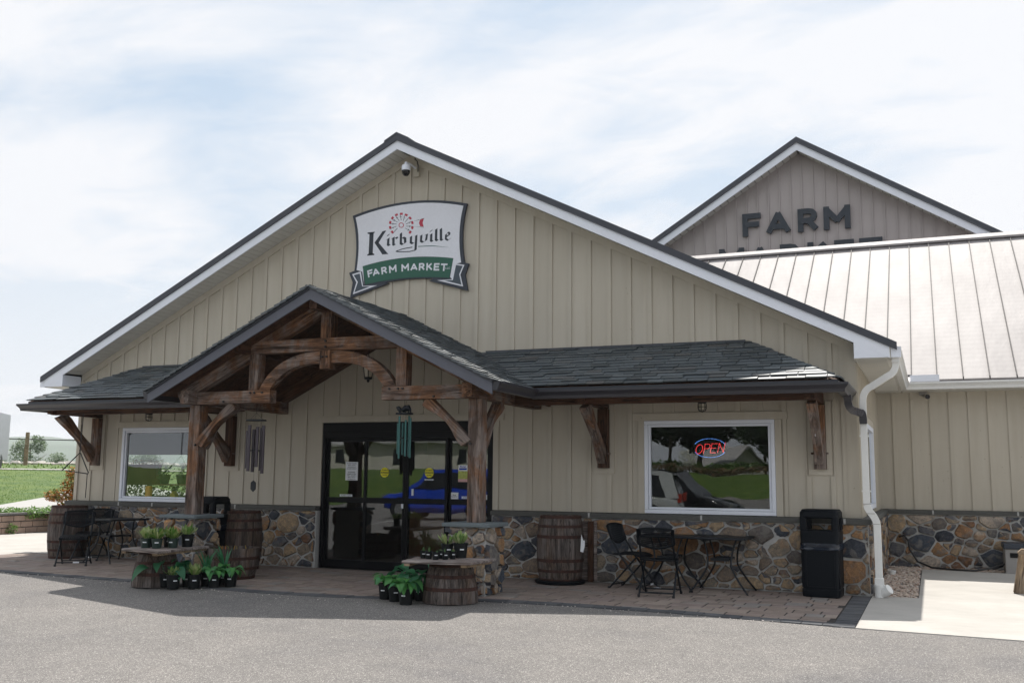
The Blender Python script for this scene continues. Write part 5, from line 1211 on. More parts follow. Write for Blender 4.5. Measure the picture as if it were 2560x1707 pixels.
# ================================================================== BARRELS
def barrel(loc, label, group, rz=0.0, h=.89, rh=.285, rm=.33, z0=0.0, z1=None, half=False, top='head', name='barrel', flip=False, nst=22):
    """staves and hoops; a half barrel keeps only part of the height"""
    t = thing(name, loc, label, 'barrel', group)
    z1 = h if z1 is None else z1; hh = z1 - z0
    def rr_(z): u = (z - h / 2) / (h / 2); return rh + (rm - rh) * (1 - u * u)
    zs = [z0 + hh * i / 7 for i in range(8)]
    fz = (lambda z: (hh - (z - z0))) if flip else (lambda z: z - z0)
    rb = random.Random(int(loc[0] * 100)); cuts = [0]
    for k in range(nst): cuts.append(cuts[-1] + rb.uniform(.75, 1.3))
    sc = 2 * math.pi / cuts[-1]; cuts = [c_ * sc for c_ in cuts]
    for k in range(nst):
        a0, a1 = cuts[k] + .008, cuts[k + 1] - .008; dr = rb.uniform(-.002, .002); am = (a0 + a1) / 2; vs = []
        for z in zs:
            r_ = rr_(z) + dr
            for a in (a0, am, a1): vs.append((r_ * math.cos(a), r_ * math.sin(a), fz(z)))
            for a in (a1, a0): vs.append(((r_ - .024) * math.cos(a), (r_ - .024) * math.sin(a), fz(z)))
        fs = [(i * 5 + j, i * 5 + (j + 1) % 5, i * 5 + 5 + (j + 1) % 5, i * 5 + 5 + j) for i in range(7) for j in range(5)] + [(0, 1, 2, 3, 4), (35, 36, 37, 38, 39)]
        # own axes with x along the stave so the grain runs up it
        bb = MB().add([(v[2], v[0], v[1]) for v in vs], fs); me = bb.mesh('stave', 'stave'); ob = D.objects.new('stave', me); COL.objects.link(ob); ob.parent = t
        ob.matrix_local = Matrix(((0, 1, 0, 0), (0, 0, 1, 0), (1, 0, 0, 0), (0, 0, 0, 1)))
    for z, w in ((.018, .042), (.145, .038), (.285, .042), (.605, .042), (.745, .038), (.872, .042)):
        z *= h / .89
        if z < z0 - .01 or z > z1 + .01: continue
        p = [(rr_(zz) + .0035, fz(zz)) for zz in (max(z0, z - w / 2), min(z1, z + w / 2))]
        p = [(p[0][0] - .004, p[0][1])] + p + [(p[1][0] - .004, p[1][1])]
        bb = MB().lathe(p, 40, caps=False); o_ = D.objects.new('hoop', bb.mesh('hoop', 'hoop', smooth=False)); COL.objects.link(o_); o_.parent = t
    if top == 'head':
        bb = MB().lathe([(0, hh - .03), (rr_(z1) - .02, hh - .03), (rr_(z1) - .02, hh - .045), (0, hh - .045)], 32); o_ = D.objects.new('head', bb.mesh('head', 'board_grey')); COL.objects.link(o_); o_.parent = t
    if top == 'soil':
        bb = MB().lathe([(0, hh - .04), (rr_(z1) - .02, hh - .05), (rr_(z1) - .02, hh - .1)], 32, caps=False); o_ = D.objects.new('soil', bb.mesh('soil', 'soil')); COL.objects.link(o_); o_.parent = t
    return t
barrel((9.45, -.47, .035), 'tall weathered barrel against the stone wall right of the porch', 'oak barrels along the shop front')
o = MB().lathe([(0, 0), (.335, 0), (.35, .02), (.35, .045), (.325, .05), (0, .05)], 36, (9.45, -.47, .001)).build('barrel_saucer', 'black_plastic', None, True); tag(o, 'dark round saucer under the barrel right of the porch', 'saucer')
o = MB().prism([(9.80, .45), (9.815, .68), (9.84, .60), (9.865, .60), (9.862, .52), (9.84, .44)], -.64, -.632, 'y').build('paper_tag', 'paper'); tag(o, 'torn white paper tag hanging beside the barrel right of the porch', 'tag')
barrel((.42, -.55, 0), 'tall dark barrel at the far left corner behind the folding chairs', 'oak barrels along the shop front')
barrel((4.28, -.82, 0), 'tall barrel standing behind the half-barrel planter', 'oak barrels along the shop front')
PL_ = barrel((5.08, -2.0, 0), 'grey half-barrel planter with bare soil beside the left pier', 'half barrels', h=.89, rh=.30, rm=.36, z0=0, z1=.42, top='soil', name='half_barrel_planter')
t = PL_
for k in range(7): 
    x, y = 5.08 + R.uniform(-.15, .15), -2.0 + R.uniform(-.15, .15)
    MB().tube([(x, y, .37), (x + R.uniform(-.02, .02), y, .42), (x + R.uniform(-.04, .04), y, .45)], [.008, .006, .003], 5).build('dead_stem', 'orange_leaf', t)
# display tables: half barrel, board top
def display(loc, board, label, r_):
    t = barrel(loc, label, 'half-barrel display tables', h=.89, rh=r_ - .085, rm=r_, z0=.445, z1=.89, top='', name='barrel_table')
    org = Vector(loc); zt_ = .445
    # planks side by side
    (p0, p1, p2, p3) = [Vector((a, b_, 0)) for a, b_ in board]
    n_ = 4
    for k in range(n_):
        u0, u1 = k / n_ + .006, (k + 1) / n_ - .004
        q = [p0.lerp(p3, u0), p1.lerp(p2, u0), p1.lerp(p2, u1), p0.lerp(p3, u1)]; ax = (q[1] - q[0]).normalized(); L_ = (q[1] - q[0]).length; yv = Vector((-ax.y, ax.x, 0))
        loc2 = [((v - q[0]).dot(ax), (v - q[0]).dot(yv)) for v in q]
        me = MB().prism(loc2, 0, .03, 'z').mesh('plank', 'board_grey'); ob = D.objects.new('plank', me); COL.objects.link(ob); ob.parent = t
        pp = q[0] - org + Vector((0, 0, zt_ + .016)); pp.z = zt_ + .018 + R.uniform(-.002, .002)
        ob.matrix_local = Matrix(((ax.x, yv.x, 0, pp.x), (ax.y, yv.y, 0, pp.y), (0, 0, 1, pp.z), (0, 0, 0, 1)))
        m_ = ob.modifiers.new('bevel', 'BEVEL'); m_.width = .004
    for u in (.08, .92):
        a_, c_ = p0.lerp(p1, u) - org, p3.lerp(p2, u) - org; dd = (c_ - a_).normalized() * .01
        MB_ = MB().bar((a_.x, a_.y, zt_ + .004), (c_.x, c_.y, zt_ + .004), .07, .026); o_ = D.objects.new('cleat', MB_.mesh('cleat', 'bench_wood')); COL.objects.link(o_); o_.parent = t
    return t
display((4.84, -3.26, 0), [(4.66, -3.72), (5.42, -3.90), (5.30, -2.80), (4.56, -3.05)], 'half-barrel table with plank top in front of the left pier', .30)
display((9.02, -3.04, 0), [(8.68, -3.62), (9.47, -3.50), (9.50, -2.82), (8.56, -3.02)], 'half-barrel table with plank top in front of the right pier', .325)

# ================================================================== FOLDING CHAIRS AND TABLES
def make_chair(label):
    t = thing('folding_chair', (0, 0, 0), label, 'chair', 'black folding chairs on the patio')     # sitter faces -y
    for s in (-1, 1):
        MB().tube([(s * .215, .245, .0), (s * .205, -.155, .425)], .0125, 8).build('leg', 'black_metal', t)          # rear foot up to the seat front
        MB().tube([(s * .225, -.275, .0), (s * .215, .09, .45), (s * .205, .215, .66), (s * .20, .245, .82)], .0135, 8).build('leg', 'black_metal', t)
        MB().lathe([(0, 0), (.017, 0), (.017, .03), (0, .03)], 8, (s * .215, .245, 0)).build('foot_cap', 'rubber', t); MB().lathe([(0, 0), (.018, 0), (.018, .03), (0, .03)], 8, (s * .225, -.275, 0)).build('foot_cap', 'rubber', t)
    MB().tube([(-.213, .205, .05), (.213, .205, .05)], .010, 8).build('crossbar', 'black_metal', t)
    MB().tube([(-.222, -.235, .055), (.222, -.235, .055)], .010, 8).build('crossbar', 'black_metal', t)
    MB().box(.03, .12, -.250, -.247, .045, .068).build('label_strip', 'paper', t)
    # slatted seat with rolled front
    def sz(y): return .445 + .010 * math.cos(y * 7) - (max(0, -y - .12)) ** 2 * 4
    for s in (-1, 1): MB().tube([(s * .20, y, sz(y)) for y in (.19, .1, 0, -.1, -.18, -.21)], .011, 8).build('seat_rail', 'black_plastic', t)
    for yy in (-.205, .185): MB().tube([(-.2, yy, sz(yy)), (0, yy, sz(yy) - .008), (.2, yy, sz(yy))], .012, 8).build('seat_rail', 'black_plastic', t)
    for k in range(14):
        x = -.18 + k * .0277; ys_ = (.185, .1, 0, -.1, -.18, -.205)
        MB().add([(x + dx, y, sz(y) - .008 * (1 - (x / .2) ** 2) + dz) for y in ys_ for dx, dz in ((-.009, 0), (.009, 0), (.009, .007), (-.009, .007))], [(i * 4 + k2, i * 4 + (k2 + 1) % 4, i * 4 + 4 + (k2 + 1) % 4, i * 4 + 4 + k2) for i in range(5) for k2 in range(4)]).build('seat_slat', 'black_plastic', t)
    # perforated back: bowed frame with a lattice
    def bp(u, w):          # u across -1..1, w up 0..1
        low = .585 + .05 * abs(u) ** 1.6; high = .835 - .02 * abs(u) ** 2.5; z = low + (high - low) * w
        return (u * .225, .175 + .10 * (z - .58) / .25 + .02 * (1 - u * u), z)
    rim = [bp(u, 0) for u in (-1, -.75, -.5, -.25, 0, .25, .5, .75, 1)] + [bp(1, .5)] + [bp(u, 1) for u in (1, .75, .5, .25, 0, -.25, -.5, -.75, -1)] + [bp(-1, .5), bp(-1, 0)]
    MB().tube(rim, .014, 8).build('back_frame', 'black_plastic', t)
    lt = MB()
    for k in range(1, 30):
        u = -1 + 2 * k / 30; lt.tube([bp(u, 0), bp(u, .5), bp(u, 1)], .0048, 4, caps=False)
    for k in range(1, 9): lt.tube([bp(u, k / 9) for u in (-1, -.5, 0, .5, 1)], .0036, 4, caps=False)
    lt.build('back_mesh', 'black_plastic', t)
    return t
ch0 = make_chair('black folding chair with its back to the viewer, nearest the right pair of tables')
ch0.location = (11.06, -1.27, 0); ch0.rotation_euler = (0, 0, rad(184))
for x, y, rz, lab in ((10.52, -.60, 82, 'black folding chair seen from the side, left end of the right tables'), (1.60, -1.52, 36, 'black slatted folding chair in front of the far left table'), (1.05, -.62, 20, 'dark folding chair behind the far left table against the barrel')):
    c_ = copy_tree(ch0); c_['label'] = lab; c_.location = (x, y, 0); c_.rotation_euler = (0, 0, rad(rz))
def make_table(label, hz=.70):
    t = thing('bistro_table', (0, 0, 0), label, 'table', 'black metal bistro tables'); h_ = .36
    MB().prism([(-h_, -h_ + .03), (-h_ + .03, -h_), (h_ - .03, -h_), (h_, -h_ + .03), (h_, h_ - .03), (h_ - .03, h_), (-h_ + .03, h_), (-h_, h_ - .03)], hz - .022, hz - .004, 'z').build('tabletop', 'black_metal', t)
    MB().tube([(-h_ + .01, -h_ + .01, hz - .01), (h_ - .01, -h_ + .01, hz - .01), (h_ - .01, h_ - .01, hz - .01), (-h_ + .01, h_ - .01, hz - .01), (-h_ + .01, -h_ + .01, hz - .01)], .014, 8).build('rim', 'black_metal', t)
    for sx in (-1, 1):
        for sy in (-1, 1):
            pts = []
            for i in range(11):
                u = i / 10; z = .0 + (hz - .03) * u; r_ = .315 - .21 * math.sin(math.pi * min(1, u * 1.0) ** .85) * 1.0
                r_ = .30 * (1 - u) ** 1.3 + .10 + .13 * max(0, u - .5) * 2 - .06 * math.sin(math.pi * u)
                pts.append((sx * r_ * .93, sy * (.18 + .145 * (1 - u) ** 1.4), z))
            MB().tube(pts, .0125, 8).build('leg', 'black_metal', t)
        MB().tube([(sx * .115, -.20, .42), (sx * .115, .20, .42)], .010, 8).build('stretcher', 'black_metal', t)
    for sy in (-1, 1): MB().bar((-.12, sy * .20, .42), (.12, sy * .20, .42), .02, .035).build('stretcher', 'black_metal', t)
    return t
t0 = make_table('black metal table at the right end of the right pair'); t0.location = (11.70, -.47, 0)
c_ = copy_tree(t0); c_['label'] = 'black metal table at the left end of the right pair, behind the chair'; c_.location = (10.99, -.44, 0)
c_ = copy_tree(t0); c_['label'] = 'single black metal table at the far left beside the stone wall'; c_.location = (1.72, -.78, 0); c_.rotation_euler = (0, 0, rad(-12))

# ================================================================== TRASH CANS
def make_bin(label):
    t = thing('trash_can', (0, 0, 0), label, 'trash can', 'black plastic trash cans')
    def rbox(w, d, z0, z1, taper=1.0, r_=.05):
        bb = MB(); rings = []
        for z, k in ((z0, taper), (z1, 1.0)):
            pts = []
            for sx, sy, a0 in ((1, 1, 0), (-1, 1, 90), (-1, -1, 180), (1, -1, 270)):
                for a in (0, 30, 60, 90): aa = rad(a0 + a); pts.append(((sx * (w / 2 - r_) + r_ * math.cos(aa)) * k, (sy * (d / 2 - r_) + r_ * math.sin(aa)) * k, z))
            rings.append(pts)
        n_ = 16; return bb.add(rings[0] + rings[1], [tuple(range(n_))[::-1], tuple(range(n_, 2 * n_))] + [(k, (k + 1) % n_, n_ + (k + 1) % n_, n_ + k) for k in range(n_)])
    rbox(.465, .44, .0, .10, .97).build('base', 'black_plastic', t, True, .01)
    rbox(.455, .43, .08, .60, .97).build('body', 'black_plastic', t, True, .008)
    # framed recess on each side
    for rz in range(4):
        c0, s0 = round(math.cos(rz * math.pi / 2)), round(math.sin(rz * math.pi / 2)); yy = -.219 if rz % 2 == 0 else -.231
        def tr(x, y, z): return (x * c0 - y * s0, x * s0 + y * c0, z)
        for a, c2, p, q in ((-.165, .165, .115, .13), (-.165, .165, .565, .58), (-.175, -.16, .115, .58), (.16, .175, .115, .58)):
            vs = [tr(x, y, z) for x, y, z in ((a, yy, p), (c2, yy, p), (c2, yy + .02, p), (a, yy + .02, p), (a, yy, q), (c2, yy, q), (c2, yy + .02, q), (a, yy + .02, q))]
            MB().add(vs, [(0, 3, 2, 1), (4, 5, 6, 7), (0, 1, 5, 4), (1, 2, 6, 5), (2, 3, 7, 6), (3, 0, 4, 7)]).build('panel_rim', 'black_plastic', t)
    # folded-over liner
    bb = MB(); n_ = 48; rg_ = random.Random(4); ring = []
    for j, (z, k) in enumerate(((.655, .99), (.66, 1.06), (.625, 1.09), (.60, 1.06), (.585, 1.12), (.57, 1.07))):
        for i in range(n_):
            a = 2 * math.pi * i / n_; c2, s2 = math.cos(a), math.sin(a); m_ = max(abs(c2), abs(s2)) ; rr2 = .222 / m_ if m_ > .78 else .222 / .78; w_ = rg_.uniform(-.007, .007) if j else 0
            ring.append((c2 * rr2 * k + w_, s2 * rr2 * .96 * k + w_, z + rg_.uniform(-.006, .006)))
    bb.add(ring, [(j * n_ + i, j * n_ + (i + 1) % n_, (j + 1) * n_ + (i + 1) % n_, (j + 1) * n_ + i) for j in range(5) for i in range(n_)]); bb.build('bin_liner', 'bag_plastic', t, True)
    # hood: corner posts, lower skirt, domed top, open mouths
    rbox(.475, .45, .64, .815, .985).build('hood_skirt', 'black_plastic', t, True, .008)
    h2 = MB()
    for sx in (-1, 1):
        for sy in (-1, 1): h2.box(*sorted((sx * .235, sx * .150)), *sorted((sy * .222, sy * .145)), .81, 1.0)
    h2.build('hood_posts', 'black_plastic', t, False, .02)
    bb = rbox(.475, .45, .965, 1.055, 1.0, .06); bb.build('hood_top', 'black_plastic', t, True, .02)
    bb = rbox(.43, .41, 1.05, 1.078, 1.06, .06); bb.build('hood_top', 'black_plastic', t, True, .012)
    for sx in (-1, 1): MB().box(*sorted((sx * .232, sx * .215)), -.10, .10, .775, .80).build('sill', 'black_plastic', t)
    return t
bn = make_bin('black plastic trash can with open hood at the right corner of the front'); bn.location = (12.94, -.36, 0); bn.rotation_euler = (0, 0, rad(-3))
c_ = copy_tree(bn); c_['label'] = 'black plastic trash can behind the left porch post, only its hood showing'; c_.location = (4.02, -1.27, .03); c_.rotation_euler = (0, 0, rad(4))
# plank panel leaning behind the right barrel
t = thing('plank_panel', (9.75, -.15, 0), 'grey plank panel with a brown post leaning behind the right barrel', 'panel')
for k, (z0, z1) in enumerate(((.01, .24), (.247, .50), (.507, .70), (.707, .84))): timber((9.52, -.145, (z0 + z1) / 2), (9.88, -.145, (z0 + z1) / 2), .02, z1 - z0, 'plank', t, 'board_grey', up=(0, 0, 1))
timber((9.80, -.19, .01), (9.80, -.185, .84), .075, .06, 'post', t, 'timber_dark', up=(0, 1, 0))

# ================================================================== POTTED PLANTS
def leaf_mesh(L_, W_, curl, name, mat, seed=0):
    rr = random.Random(seed); bb = MB(); n_ = 6
    def P(i, j):
        u = i / n_; w = W_ * math.sin(math.pi * min(1, u * .93 + .07)) ** .8 * (1 - .35 * u); z = curl * u * (1 - u) * 1.6 - curl * .9 * u * u
        return (L_ * u, j * w * .5, z * L_ * .7 + abs(j) * w * .08)
    vs = [P(i, j) for i in range(n_ + 1) for j in (-1, 0, 1)]
    fs = [(i * 3 + k, i * 3 + k + 1, i * 3 + 4 + k, i * 3 + 3 + k) for i in range(n_) for k in range(2)]
    me = bb.add(vs, fs).mesh(name, mat, smooth=True); return me
LM = {('hosta', k): leaf_mesh(1, .74, .55 + .1 * k, 'leaf', 'hosta', k) for k in range(3)}
LM.update({('hosta_blue', k): leaf_mesh(1, .74, .5 + .1 * k, 'leaf', 'hosta_blue', k) for k in range(3)})
LM.update({('blade', k): leaf_mesh(1, .11, .15 + .12 * k, 'leaf', 'hosta_blue', k) for k in range(3)})
POTM = {}
def pot(loc, r_, h_, mat, label, group, kind, n_=8, size=.14, spread=.7, seed=0, tagside=None):
    t = thing('potted_plant', loc, label, 'potted plant', group); rr = random.Random(seed + int(loc[0] * 77)); org = Vector(loc)
    key = (r_, h_, mat)
    if key not in POTM:
        POTM[key] = (MB().lathe([(0, 0), (r_ * .78, 0), (r_ * .95, h_ * .86), (r_ * 1.02, h_ * .86), (r_ * 1.04, h_), (r_ * .94, h_), (r_ * .92, h_ * .9), (0, h_ * .9)], 20).mesh('pot', mat, smooth=True), MB().lathe([(0, h_ * .91), (r_ * .93, h_ * .91)], 14, caps=False).mesh('soil', 'soil'))
    for me, nm in zip(POTM[key], ('pot', 'soil')): o_ = D.objects.new(nm, me); COL.objects.link(o_); o_.parent = t
    # white price tag facing the lot
    a = math.atan2(CAM.y - loc[1], CAM.x - loc[0]) + rr.uniform(-.5, .4); rt = r_ * .90
    w_ = min(.032, r_ * .5); bb = MB(); N_ = 3; vs = []
    for zz in (h_ * .55, h_ * .55 + w_ * .42 * 1.0):
        for i in range(N_ + 1): aa = a + (i / N_ - .5) * w_ * 1.5 / rt; q = rt * (.86 + .16 * zz / h_) + .004 + .012 * r_; vs.append((q * math.cos(aa), q * math.sin(aa), zz))
    bb.add(vs, [(i, i + 1, N_ + 2 + i, N_ + 1 + i) for i in range(N_)]); o_ = D.objects.new('price_tag', bb.mesh('price_tag', 'paper')); COL.objects.link(o_); o_.parent = t
    if kind in ('hosta', 'hosta_blue', 'blade'):
        for k in range(n_):
            a = rr.random() * 6.283; tilt = rr.uniform(.15, 1.0) * spread; L_ = size * rr.uniform(.75, 1.2); st = size * rr.uniform(.45, .95)
            dx, dy = math.cos(a), math.sin(a); base = Vector((dx * r_ * .3, dy * r_ * .3, h_ * .9))
            if kind == 'blade':
                o_ = D.objects.new('leaf', LM[('blade', rr.randrange(3))]); COL.objects.link(o_); o_.parent = t; o_.location = base; o_.scale = (L_ * 1.9,) * 3; o_.rotation_euler = (0, -rad(82) + tilt * .6, a)
                continue
            tip = base + Vector((dx * st * math.sin(tilt), dy * st * math.sin(tilt), st * math.cos(tilt)))
            MB().tube([base + org, (base + tip) / 2 + org + Vector((0, 0, .01)), tip + org], .0035, 5, caps=False).build('stem', kind, t)
            o_ = D.objects.new('leaf', LM[(kind, rr.randrange(3))]); COL.objects.link(o_); o_.parent = t; o_.location = tip; o_.scale = (L_, L_ * rr.uniform(.85, 1.15), L_); o_.rotation_euler = (rr.uniform(-.35, .35), rr.uniform(-.45, .25) + tilt * .25, a + rr.uniform(-.5, .5))
    elif kind in ('variegated', 'variegated_dark'):
        bb = MB()
        for k in range(n_):
            a = rr.random() * 6.283; tilt = rr.uniform(.05, 1.0) * spread; L_ = size * rr.uniform(.6, 1.2); dx, dy = math.cos(a), math.sin(a); b0 = Vector((dx * r_ * rr.uniform(0, .55), dy * r_ * rr.uniform(0, .55), h_ * .9))
            tip = b0 + Vector((dx * L_ * math.sin(tilt), dy * L_ * math.sin(tilt), L_ * math.cos(tilt))); sd = Vector((-dy, dx, 0)) * L_ * rr.uniform(.10, .18); mid = b0.lerp(tip, .62) + Vector((0, 0, .008)) + Vector((dx, dy, 0)) * L_ * .06
            v_ = [b0, mid - sd, mid + Vector((0, 0, -.006)), mid + sd, tip]; bb.add(v_, [(0, 1, 2), (0, 2, 3), (1, 4, 2), (2, 4, 3)])
        o_ = D.objects.new('foliage', bb.mesh('foliage', kind)); COL.objects.link(o_); o_.parent = t
    elif kind == 'sprout':
        bb = MB()
        for k in range(n_):
            x, y = rr.uniform(-.4, .4) * r_, rr.uniform(-.4, .4) * r_; bb.tube([(x, y, h_ * .88), (x + rr.uniform(-.01, .01), y, h_ + size * rr.uniform(.1, .5)), (x + rr.uniform(-.02, .02), y, h_ + size * rr.uniform(.5, 1.0))], [.006, .004, .001], 5)
        o_ = D.objects.new('sprout', bb.mesh('sprout', 'cactus')); COL.objects.link(o_); o_.parent = t
    return t
ZT = .466 + .028
GL = 'potted plants on the left barrel table'; GR = 'potted plants on the right barrel table'; G1 = 'hosta pots on the ground left'; G2 = 'hosta pots on the ground right'
gl_l = ['variegated plant in a green pot, front left on the left barrel table', 'variegated plant in a green pot, front centre on the left barrel table', 'variegated plant in a green pot, front right on the left barrel table', 'taller dark pot at the back right of the left barrel table', 'dark pot at the back centre of the left barrel table', 'dark pot at the back left of the left barrel table']
for (x, y, r_, h_, m_), lab in zip([(4.86, -3.50, .072, .125, 'pot_green'), (5.04, -3.50, .072, .125, 'pot_green'), (5.15, -3.33, .072, .125, 'pot_green'), (5.17, -3.08, .085, .165, 'pot_plastic'), (4.98, -3.22, .07, .13, 'pot_plastic'), (4.72, -3.30, .08, .14, 'pot_plastic')], gl_l):
    pot((x, y, ZT), r_, h_, m_, lab, GL, 'variegated' if r_ > .072 or x < 4.9 else 'variegated_dark', 38, .15, 1.05, 3)
gr_l = ['tiny sprouting pot at the far left of the right barrel table', 'tiny pot with a brown shoot, second on the right barrel table', 'tiny pot at the front of the right barrel table', 'tiny pot at the back middle of the right barrel table', 'tiny pot with a pale stake near the big pot', 'tiny pot with a green cactus beside the big pot', 'tall black pot of striped hosta at the back of the right barrel table', 'largest black pot of striped hosta on the right barrel table']
for (x, y, r_, h_, k, n_, sz_), lab in zip([(8.74, -3.20, .044, .088, 'sprout', 3, .06), (8.84, -3.26, .044, .088, 'sprout', 4, .07), (8.96, -3.32, .044, .088, 'sprout', 2, .02), (8.93, -3.13, .044, .088, 'sprout', 2, .03), (9.05, -3.25, .042, .088, 'sprout', 2, .05), (9.08, -3.12, .042, .088, 'sprout', 6, .03), (8.93, -2.96, .075, .16, 'variegated', 26, .14), (9.10, -2.95, .088, .175, 'variegated', 40, .15)], gr_l):
    pot((x, y, ZT), r_, h_, 'pot_plastic', lab, GR, k, n_, sz_, .75, 5)
l1 = ['broad blue-green hosta leaning left in the leftmost ground pot', 'small striped hosta in the front left ground pot', 'broad green hosta in a back pot left of centre', 'small striped hosta in the front middle ground pot', 'green hosta in the front right ground pot, left cluster', 'tall blade-leaved plant in the back right ground pot', 'green hosta in the rightmost pot of the left cluster', 'tall blade-leaved plant at the back of the left cluster']
for (x, y, k, n_, sz_, sp_), lab in zip([(5.10, -3.37, 'hosta_blue', 8, .25, 1.1), (5.30, -3.46, 'variegated', 50, .12, 1.2), (5.32, -3.20, 'hosta_blue', 15, .15, .9), (5.50, -3.30, 'variegated', 50, .15, .9), (5.67, -3.12, 'hosta', 17, .125, 1.1), (5.47, -3.02, 'blade', 11, .17, .5), (5.78, -2.93, 'hosta', 16, .125, 1.0), (5.62, -2.86, 'blade', 11, .18, .45)], l1):
    pot((x, y, .0), .088, .175, 'pot_plastic', lab, G1, k, n_, sz_, sp_, 9)
l2 = ['cream-tipped hosta in the leftmost pot of the right cluster', 'green hosta in the middle pot of the right cluster', 'bright green hosta in the front pot of the right cluster', 'dark leafy pot tucked against the right barrel table', 'leafy pot at the back of the right cluster', 'pot of small sprouts half hidden behind the right barrel table']
for (x, y, k, n_, sz_), lab in zip([(8.20, -3.12, 'hosta', 15, .13), (8.40, -3.24, 'hosta', 17, .145), (8.64, -3.42, 'hosta', 18, .135), (8.64, -3.06, 'hosta_blue', 14, .20), (8.44, -2.98, 'hosta_blue', 12, .20), (8.60, -2.72, 'blade', 5, .22)], l2):
    pot((x, y, lot_z(y) if y < -3 else 0), .090, .18, 'pot_plastic', lab, G2, k, n_, sz_, 1.0, 2)

# ================================================================== RIGHT SIDE: hose, utility box, bench post
o = MB().tube([(13.70, 4.86, .50), (13.78, 4.82, .53), (13.84, 4.82, .45), (13.86, 4.82, .30), (13.98, 4.75, .10), (14.20, 4.62, .02), (14.5, 4.42, .018), (14.85, 4.33, .022), (15.1, 4.4, .07), (15.36, 4.55, .15)], .017, 8).build('garden_hose', 'hose', None, True); tag(o, 'black hose draped from the wall tap across the pebbles', 'hose')
t = thing('wall_tap', (13.77, 4.93, .52), 'small brass tap on the fieldstone wall above the black hose', 'tap'); MB().tube([(13.79, 4.97, .53), (13.79, 4.84, .53)], .016, 8).build('spout', 'hoop', t); MB().lathe([(0, 0), (.03, 0), (.03, .012), (0, .012)], 8, (13.79, 4.88, .56)).build('handle', 'hoop', t)
t = thing('utility_box', (15.75, 4.55, 0), 'beige utility box with dark lid against the wing wall', 'box')
MB().box(15.29, 16.2, 4.28, 4.86, -.03, .385).build('body', 'utility_grey', t, bevel=.012); MB().box(15.27, 16.22, 4.25, 4.88, .387, .47).build('lid', 'sign_navy', t, bevel=.012)
MB().box(15.36, 16.1, 4.272, 4.285, .25, .325).build('vent_slot', 'black_frame', t); MB().box(15.29, 16.2, 4.265, 4.28, -.03, .02).build('skirt', 'utility_grey', t)
t = thing('wooden_bench', (15.3, 1.15, 0), 'weathered wooden bench end at the right edge of the frame', 'bench')
timber((15.245, 1.14, .0), (15.335, 1.14, .50), .12, .12, 'leg', t, 'bench_wood', up=(0, 1, 0)); timber((15.37, 1.14, .44), (16.8, 1.0, .44), .09, .10, 'rail', t, 'bench_wood'); timber((16.75, 1.0, .0), (16.75, 1.0, .5), .12, .12, 'leg', t, 'bench_wood', up=(0, 1, 0))
for k in range(4): timber((15.38, 1.2 + k * .14, .50), (16.85, 1.06 + k * .14, .50), .13, .035, 'seat_slat', t, 'bench_wood')
MB().prism([(15.27, .495), (15.40, .495), (15.40, .54), (15.36, .575), (15.31, .575), (15.26, .53)], 1.075, 1.205, 'y').build('post_cap', 'bench_wood', t, bevel=.006)

for x, lab in ((1.22, 'dark leafy pot on the shelf inside the left shop window'), (1.62, 'second dark leafy pot on the shelf inside the left shop window, nearer the post')):
    t = thing('shelf_plant', (x, .85, 1.265), lab, 'potted plant', 'plants on the window shelf'); o_ = MB().lathe([(0, 0), (.075, 0), (.11, .17), (.0, .17)], 16, (x, .85, 1.266)).build('pot', 'pot_green', t, True)
    bb = MB(); rr9 = random.Random(int(x * 10))
    for _ in range(160):
        a = rr9.random() * 6.28; q = rr9.random() * .16; z_ = 1.42 + rr9.uniform(-.08, .16); s_ = rr9.uniform(.02, .045); p_ = Vector((x + math.cos(a) * q, .85 + math.sin(a) * q, z_)); v_ = Vector((math.cos(a * 3), math.sin(a * 5), rr9.uniform(-.5, .8))).normalized() * s_; w_ = v_.cross(Vector((.3, .5, .8))).normalized() * s_ * .4
        bb.add([p_ - v_, p_ + w_, p_ + v_, p_ - w_], [(0, 1, 2, 3)])
    bb.build('foliage', 'hosta_blue', t)
t = thing('flower_box', (.75, .88, 1.265), 'box of yellow flowers on the shelf inside the left shop window', 'flower box'); MB().box(.35, 1.05, .80, .95, 1.266, 1.62).build('box', 'interior_wood', t); bb = MB(); rr9 = random.Random(3)
for _ in range(240):
    p_ = Vector((rr9.uniform(.33, 1.1), rr9.uniform(.78, .97), 1.64 + rr9.uniform(-.03, .07))); v_ = Vector((rr9.uniform(-1, 1), rr9.uniform(-1, 1), rr9.uniform(-1, 1))).normalized() * .018; w_ = v_.cross(Vector((.3, .5, .8))).normalized() * .014
    bb.add([p_ - v_, p_ + w_, p_ + v_, p_ - w_], [(0, 1, 2, 3)])
bb.build('flowers', 'bird_yellow', t)

t = thing('window_occluder', (1.4, .85, .97), 'added tray of dark foliage blocking light low in the left shop window', 'occluder'); MB().box(.3, 2.9, .72, .96, .965, 1.03).build('tray', 'pot_green', t); bb = MB(); rr9 = random.Random(6)  # added foliage mass, put here to darken the lower part of the window
for _ in range(1500):
    p_ = Vector((rr9.uniform(.25, 2.95), rr9.uniform(.70, .98), rr9.uniform(1.02, 1.24))); v_ = Vector((rr9.uniform(-1, 1), rr9.uniform(-1, 1), rr9.uniform(-1, 1))).normalized() * rr9.uniform(.02, .045); w_ = v_.cross(Vector((.3, .5, .8))).normalized() * .016
    bb.add([p_ - v_, p_ + w_, p_ + v_, p_ - w_], [(0, 1, 2, 3)])
bb.build('foliage', 'tree_dark', t)
